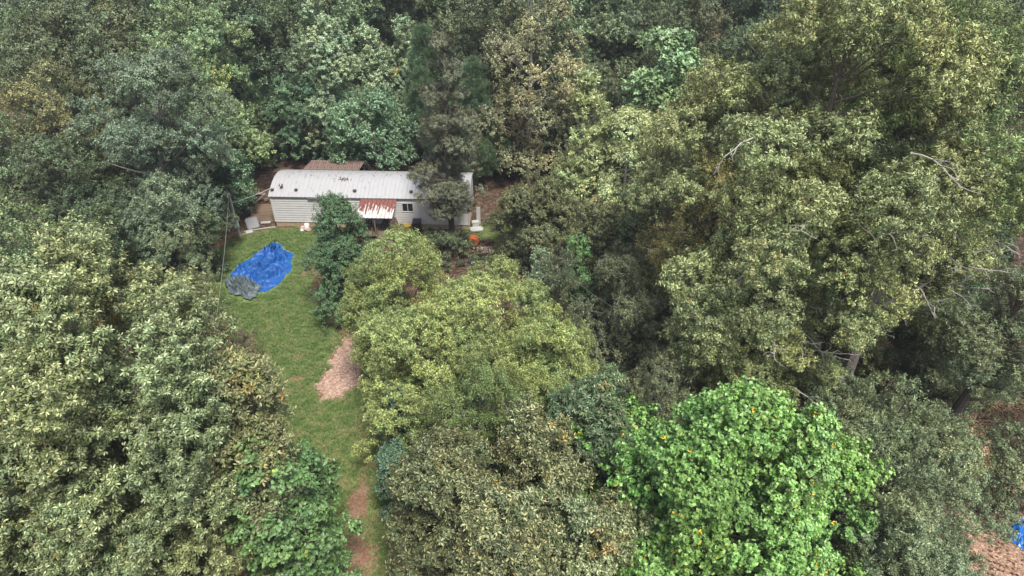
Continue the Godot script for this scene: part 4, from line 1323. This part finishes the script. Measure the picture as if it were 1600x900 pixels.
func build_trees() -> void:
	bark_dark = grained([Color(.035, .028, .022), Color(.085, .07, .058), Color(.15, .13, .11)], [0, .5, 1], .05, 1.2, 91, .95, 5.0, Vector3(1, .35, 1))
	bark_grey = grained([Color(.09, .08, .07), Color(.17, .155, .14), Color(.27, .25, .23)], [0, .5, 1], .05, 1.2, 92, .95, 5.0, Vector3(1, .35, 1))
	bark_pale = grained([Color(.20, .18, .15), Color(.36, .34, .30), Color(.5, .48, .44)], [0, .5, 1], .04, .9, 93, .9, 2.0, Vector3(1, .35, 1))
	dead_wood = grained([Color(.26, .25, .23), Color(.42, .40, .37)], [0, 1], .05, 1.0, 94, .85)
	for k in TREES.size():
		var q: Array = TREES[k]
		var bark := bark_grey
		if q[1] in ["tan", "pale_tulip", "jade"]: bark = bark_pale
		elif q[1] in ["cedar", "oak", "bronze", "grey_green", "dark", "holly"]: bark = bark_dark
		var cat := "tree"
		if String(q[0]).ends_with("shrub"): cat = "shrub"
		var lean := Vector3.ZERO
		var girth := 1.0
		if q[1] == "dusk_oak": lean = Vector3(3.0, 0, 0)
		if q[1] == "sage" and k == 0: lean = Vector3(1.9, 0, 0)
		if q[1] == "sage_gold": lean = Vector3(1.0, 0, 0)
		if q[0] == "leaning_oak_tree":
			lean = Vector3(.8, 0, -.3)
			girth = 1.7
		if q[0] == "giant_oak_tree": girth = 1.25
		if q[1] == "oak_green": bark = bark_grey
		var y := hill(q[2], q[3])
		var o := tree(q[0], q[8], q[1], Vector3(q[2], y, q[3]) - (lean if q[0] == "hickory_tree" else Vector3.ZERO), q[4] - y, q[5], q[6], q[7], 100 + k * 7, bark, cat, lean, girth, 1.0, FILL.get(q[1], 1.0))
		if q[0] == "giant_oak_tree":
			rng.seed = 500 + k
			for b in 10:
				var an := rnd(.2, 2.6)
				var rr: float = q[5] * rnd(.7, .95)
				var at := Vector3(cos(an) * rr, q[4] * rnd(.4, .8), sin(an) * rr)
				dead_branch(o, at, Vector3(cos(an), rnd(-.2, .6), sin(an)), rnd(.9, 1.9), .035)
	print("sprays on named trees ", total_sprays)
	# the forest round about: a few grown trees, repeated
	var protos := []
	for k in 6:
		var kind: String = ["forest", "forest_light", "forest_olive", "forest", "forest_light", "forest_olive"][k]
		var o := tree("forest_tree", "dense broadleaf tree in the dark wood around the clearing", kind, Vector3.ZERO, [15.0, 17.0, 14.0, 16.0, 13.0, 18.0][k], [3.6, 3.8, 3.2, 4.2, 3.4, 3.4][k], .12, ["round", "column", "round", "round", "cone", "column"][k], 900 + k, bark_dark, "tree", Vector3.ZERO, 1.0, .75)
		tag(o, "dense broadleaf tree in the dark wood around the clearing", "tree", "trees of the surrounding wood")
		protos.append(o)
	var spots := []
	rng.seed = 4242
	# behind the house and beyond
	for row in 9:
		var z := -62.0 - row * 6.2
		var n := 16 + row
		for k in n:
			var x := (k - (n - 1) * .5) * (5.6 + row * .25) + rnd(-1.5, 1.5)
			if x > -23 and x < 4 and z > -63.5: continue
			spots.append(Vector3(x, 0, z + rnd(-1.6, 1.6)))
	# right hand wood
	for p in [[9.5, -36], [14, -34], [19, -31], [24, -33], [13, -41], [18, -39], [23.5, -39], [29, -36], [17, -47], [22, -46], [28, -44], [34, -41], [6, -50], [13, -55], [20, -54], [27, -52], [34, -50], [29, -28], [33, -33], [28.5, -21], [24, -56], [32, -57], [40, -46], [4, -57], [-2, -58]]:
		spots.append(Vector3(p[0] + rnd(-.6, .6), 0, p[1] + rnd(-.6, .6)))
	# left hand wood
	for p in [[-34, -52], [-40, -50], [-29, -50], [-36, -44], [-42, -42], [-35, -37], [-30, -31], [-36, -30], [-27, -25], [-31, -56], [-38, -57], [-25, -46], [-22, -25], [-19, -19], [-25, -18], [-24, -50]]:
		spots.append(Vector3(p[0] + rnd(-.6, .6), 0, p[1] + rnd(-.6, .6)))
	var first := {}
	for k in spots.size():
		var which := rng.randi() % 6
		var src: Node3D = protos[which]
		var o: Node3D = src
		if first.has(which):
			o = src.duplicate()
			o.name = numbered("forest_tree", self)
			add_child(o, true)
		first[which] = true
		var p: Vector3 = spots[k]
		p.y = hill(p.x, p.z) - .05
		o.position = p
		o.rotation.y = rnd(0, TAU)
		var look: String = ["dark green", "mid green", "olive brown tinged", "deep green", "bright pointed", "tall olive"][which]
		var where := "in the far wood well behind the house"
		if p.z > -70 and absf(p.x + 8) < 24: where = "in the first rows of wood behind the house"
		elif p.z > -60 and p.x > 0: where = "in the wood behind the huge right hand oaks"
		elif p.z > -60: where = "in the wood left of the lawn"
		elif p.x > 16: where = "in the far wood at the top right"
		elif p.x < -32: where = "in the far wood at the top left"
		tag(o, "%s broadleaf tree %s" % [look, where], "tree", "%s trees %s" % [look, where])
		o.scale = Vector3.ONE * (rnd(.78, 1.12) if p.z < -50 else rnd(.55, .8))
	for k in 6:
		if not first.has(k): protos[k].free()

func _ready() -> void:
	var cam := Camera3D.new()
	cam.name = "camera"
	add_child(cam)
	cam.position = Vector3(0, 26.5, 0)
	cam.rotation_degrees = Vector3(-35, 0, 0)
	cam.fov = 46.0
	cam.near = .1
	cam.far = 2000
	cam.current = true
	var we := WorldEnvironment.new()
	we.name = "world_environment"
	var env := Environment.new()
	env.background_mode = Environment.BG_SKY
	var sky := Sky.new()
	var sm := ProceduralSkyMaterial.new()
	sm.sky_top_color = Color(.85, .87, .92)
	sm.sky_horizon_color = Color(.90, .91, .93)
	sm.sky_curve = .15
	sm.sky_energy_multiplier = .62
	sm.ground_bottom_color = Color(.25, .26, .24)
	sm.ground_horizon_color = Color(.6, .6, .6)
	sky.sky_material = sm
	env.sky = sky
	env.tonemap_mode = Environment.TONE_MAPPER_LINEAR
	env.tonemap_exposure = 3.8
	env.sdfgi_enabled = true
	env.ssao_enabled = true
	env.ssil_enabled = true
	env.fog_enabled = true
	env.fog_density = .0004
	env.fog_light_color = Color(.80, .84, .90)
	we.environment = env
	add_child(we)
	var sun := DirectionalLight3D.new()
	sun.name = "sun"
	sun.light_color = Color(1, .97, .92)
	sun.light_energy = .5
	sun.light_angular_distance = 12
	sun.shadow_enabled = true
	sun.rotation_degrees = Vector3(-62, 25, 0)
	add_child(sun)

	build_ground()
	build_house()
	build_trees()
	build_things()
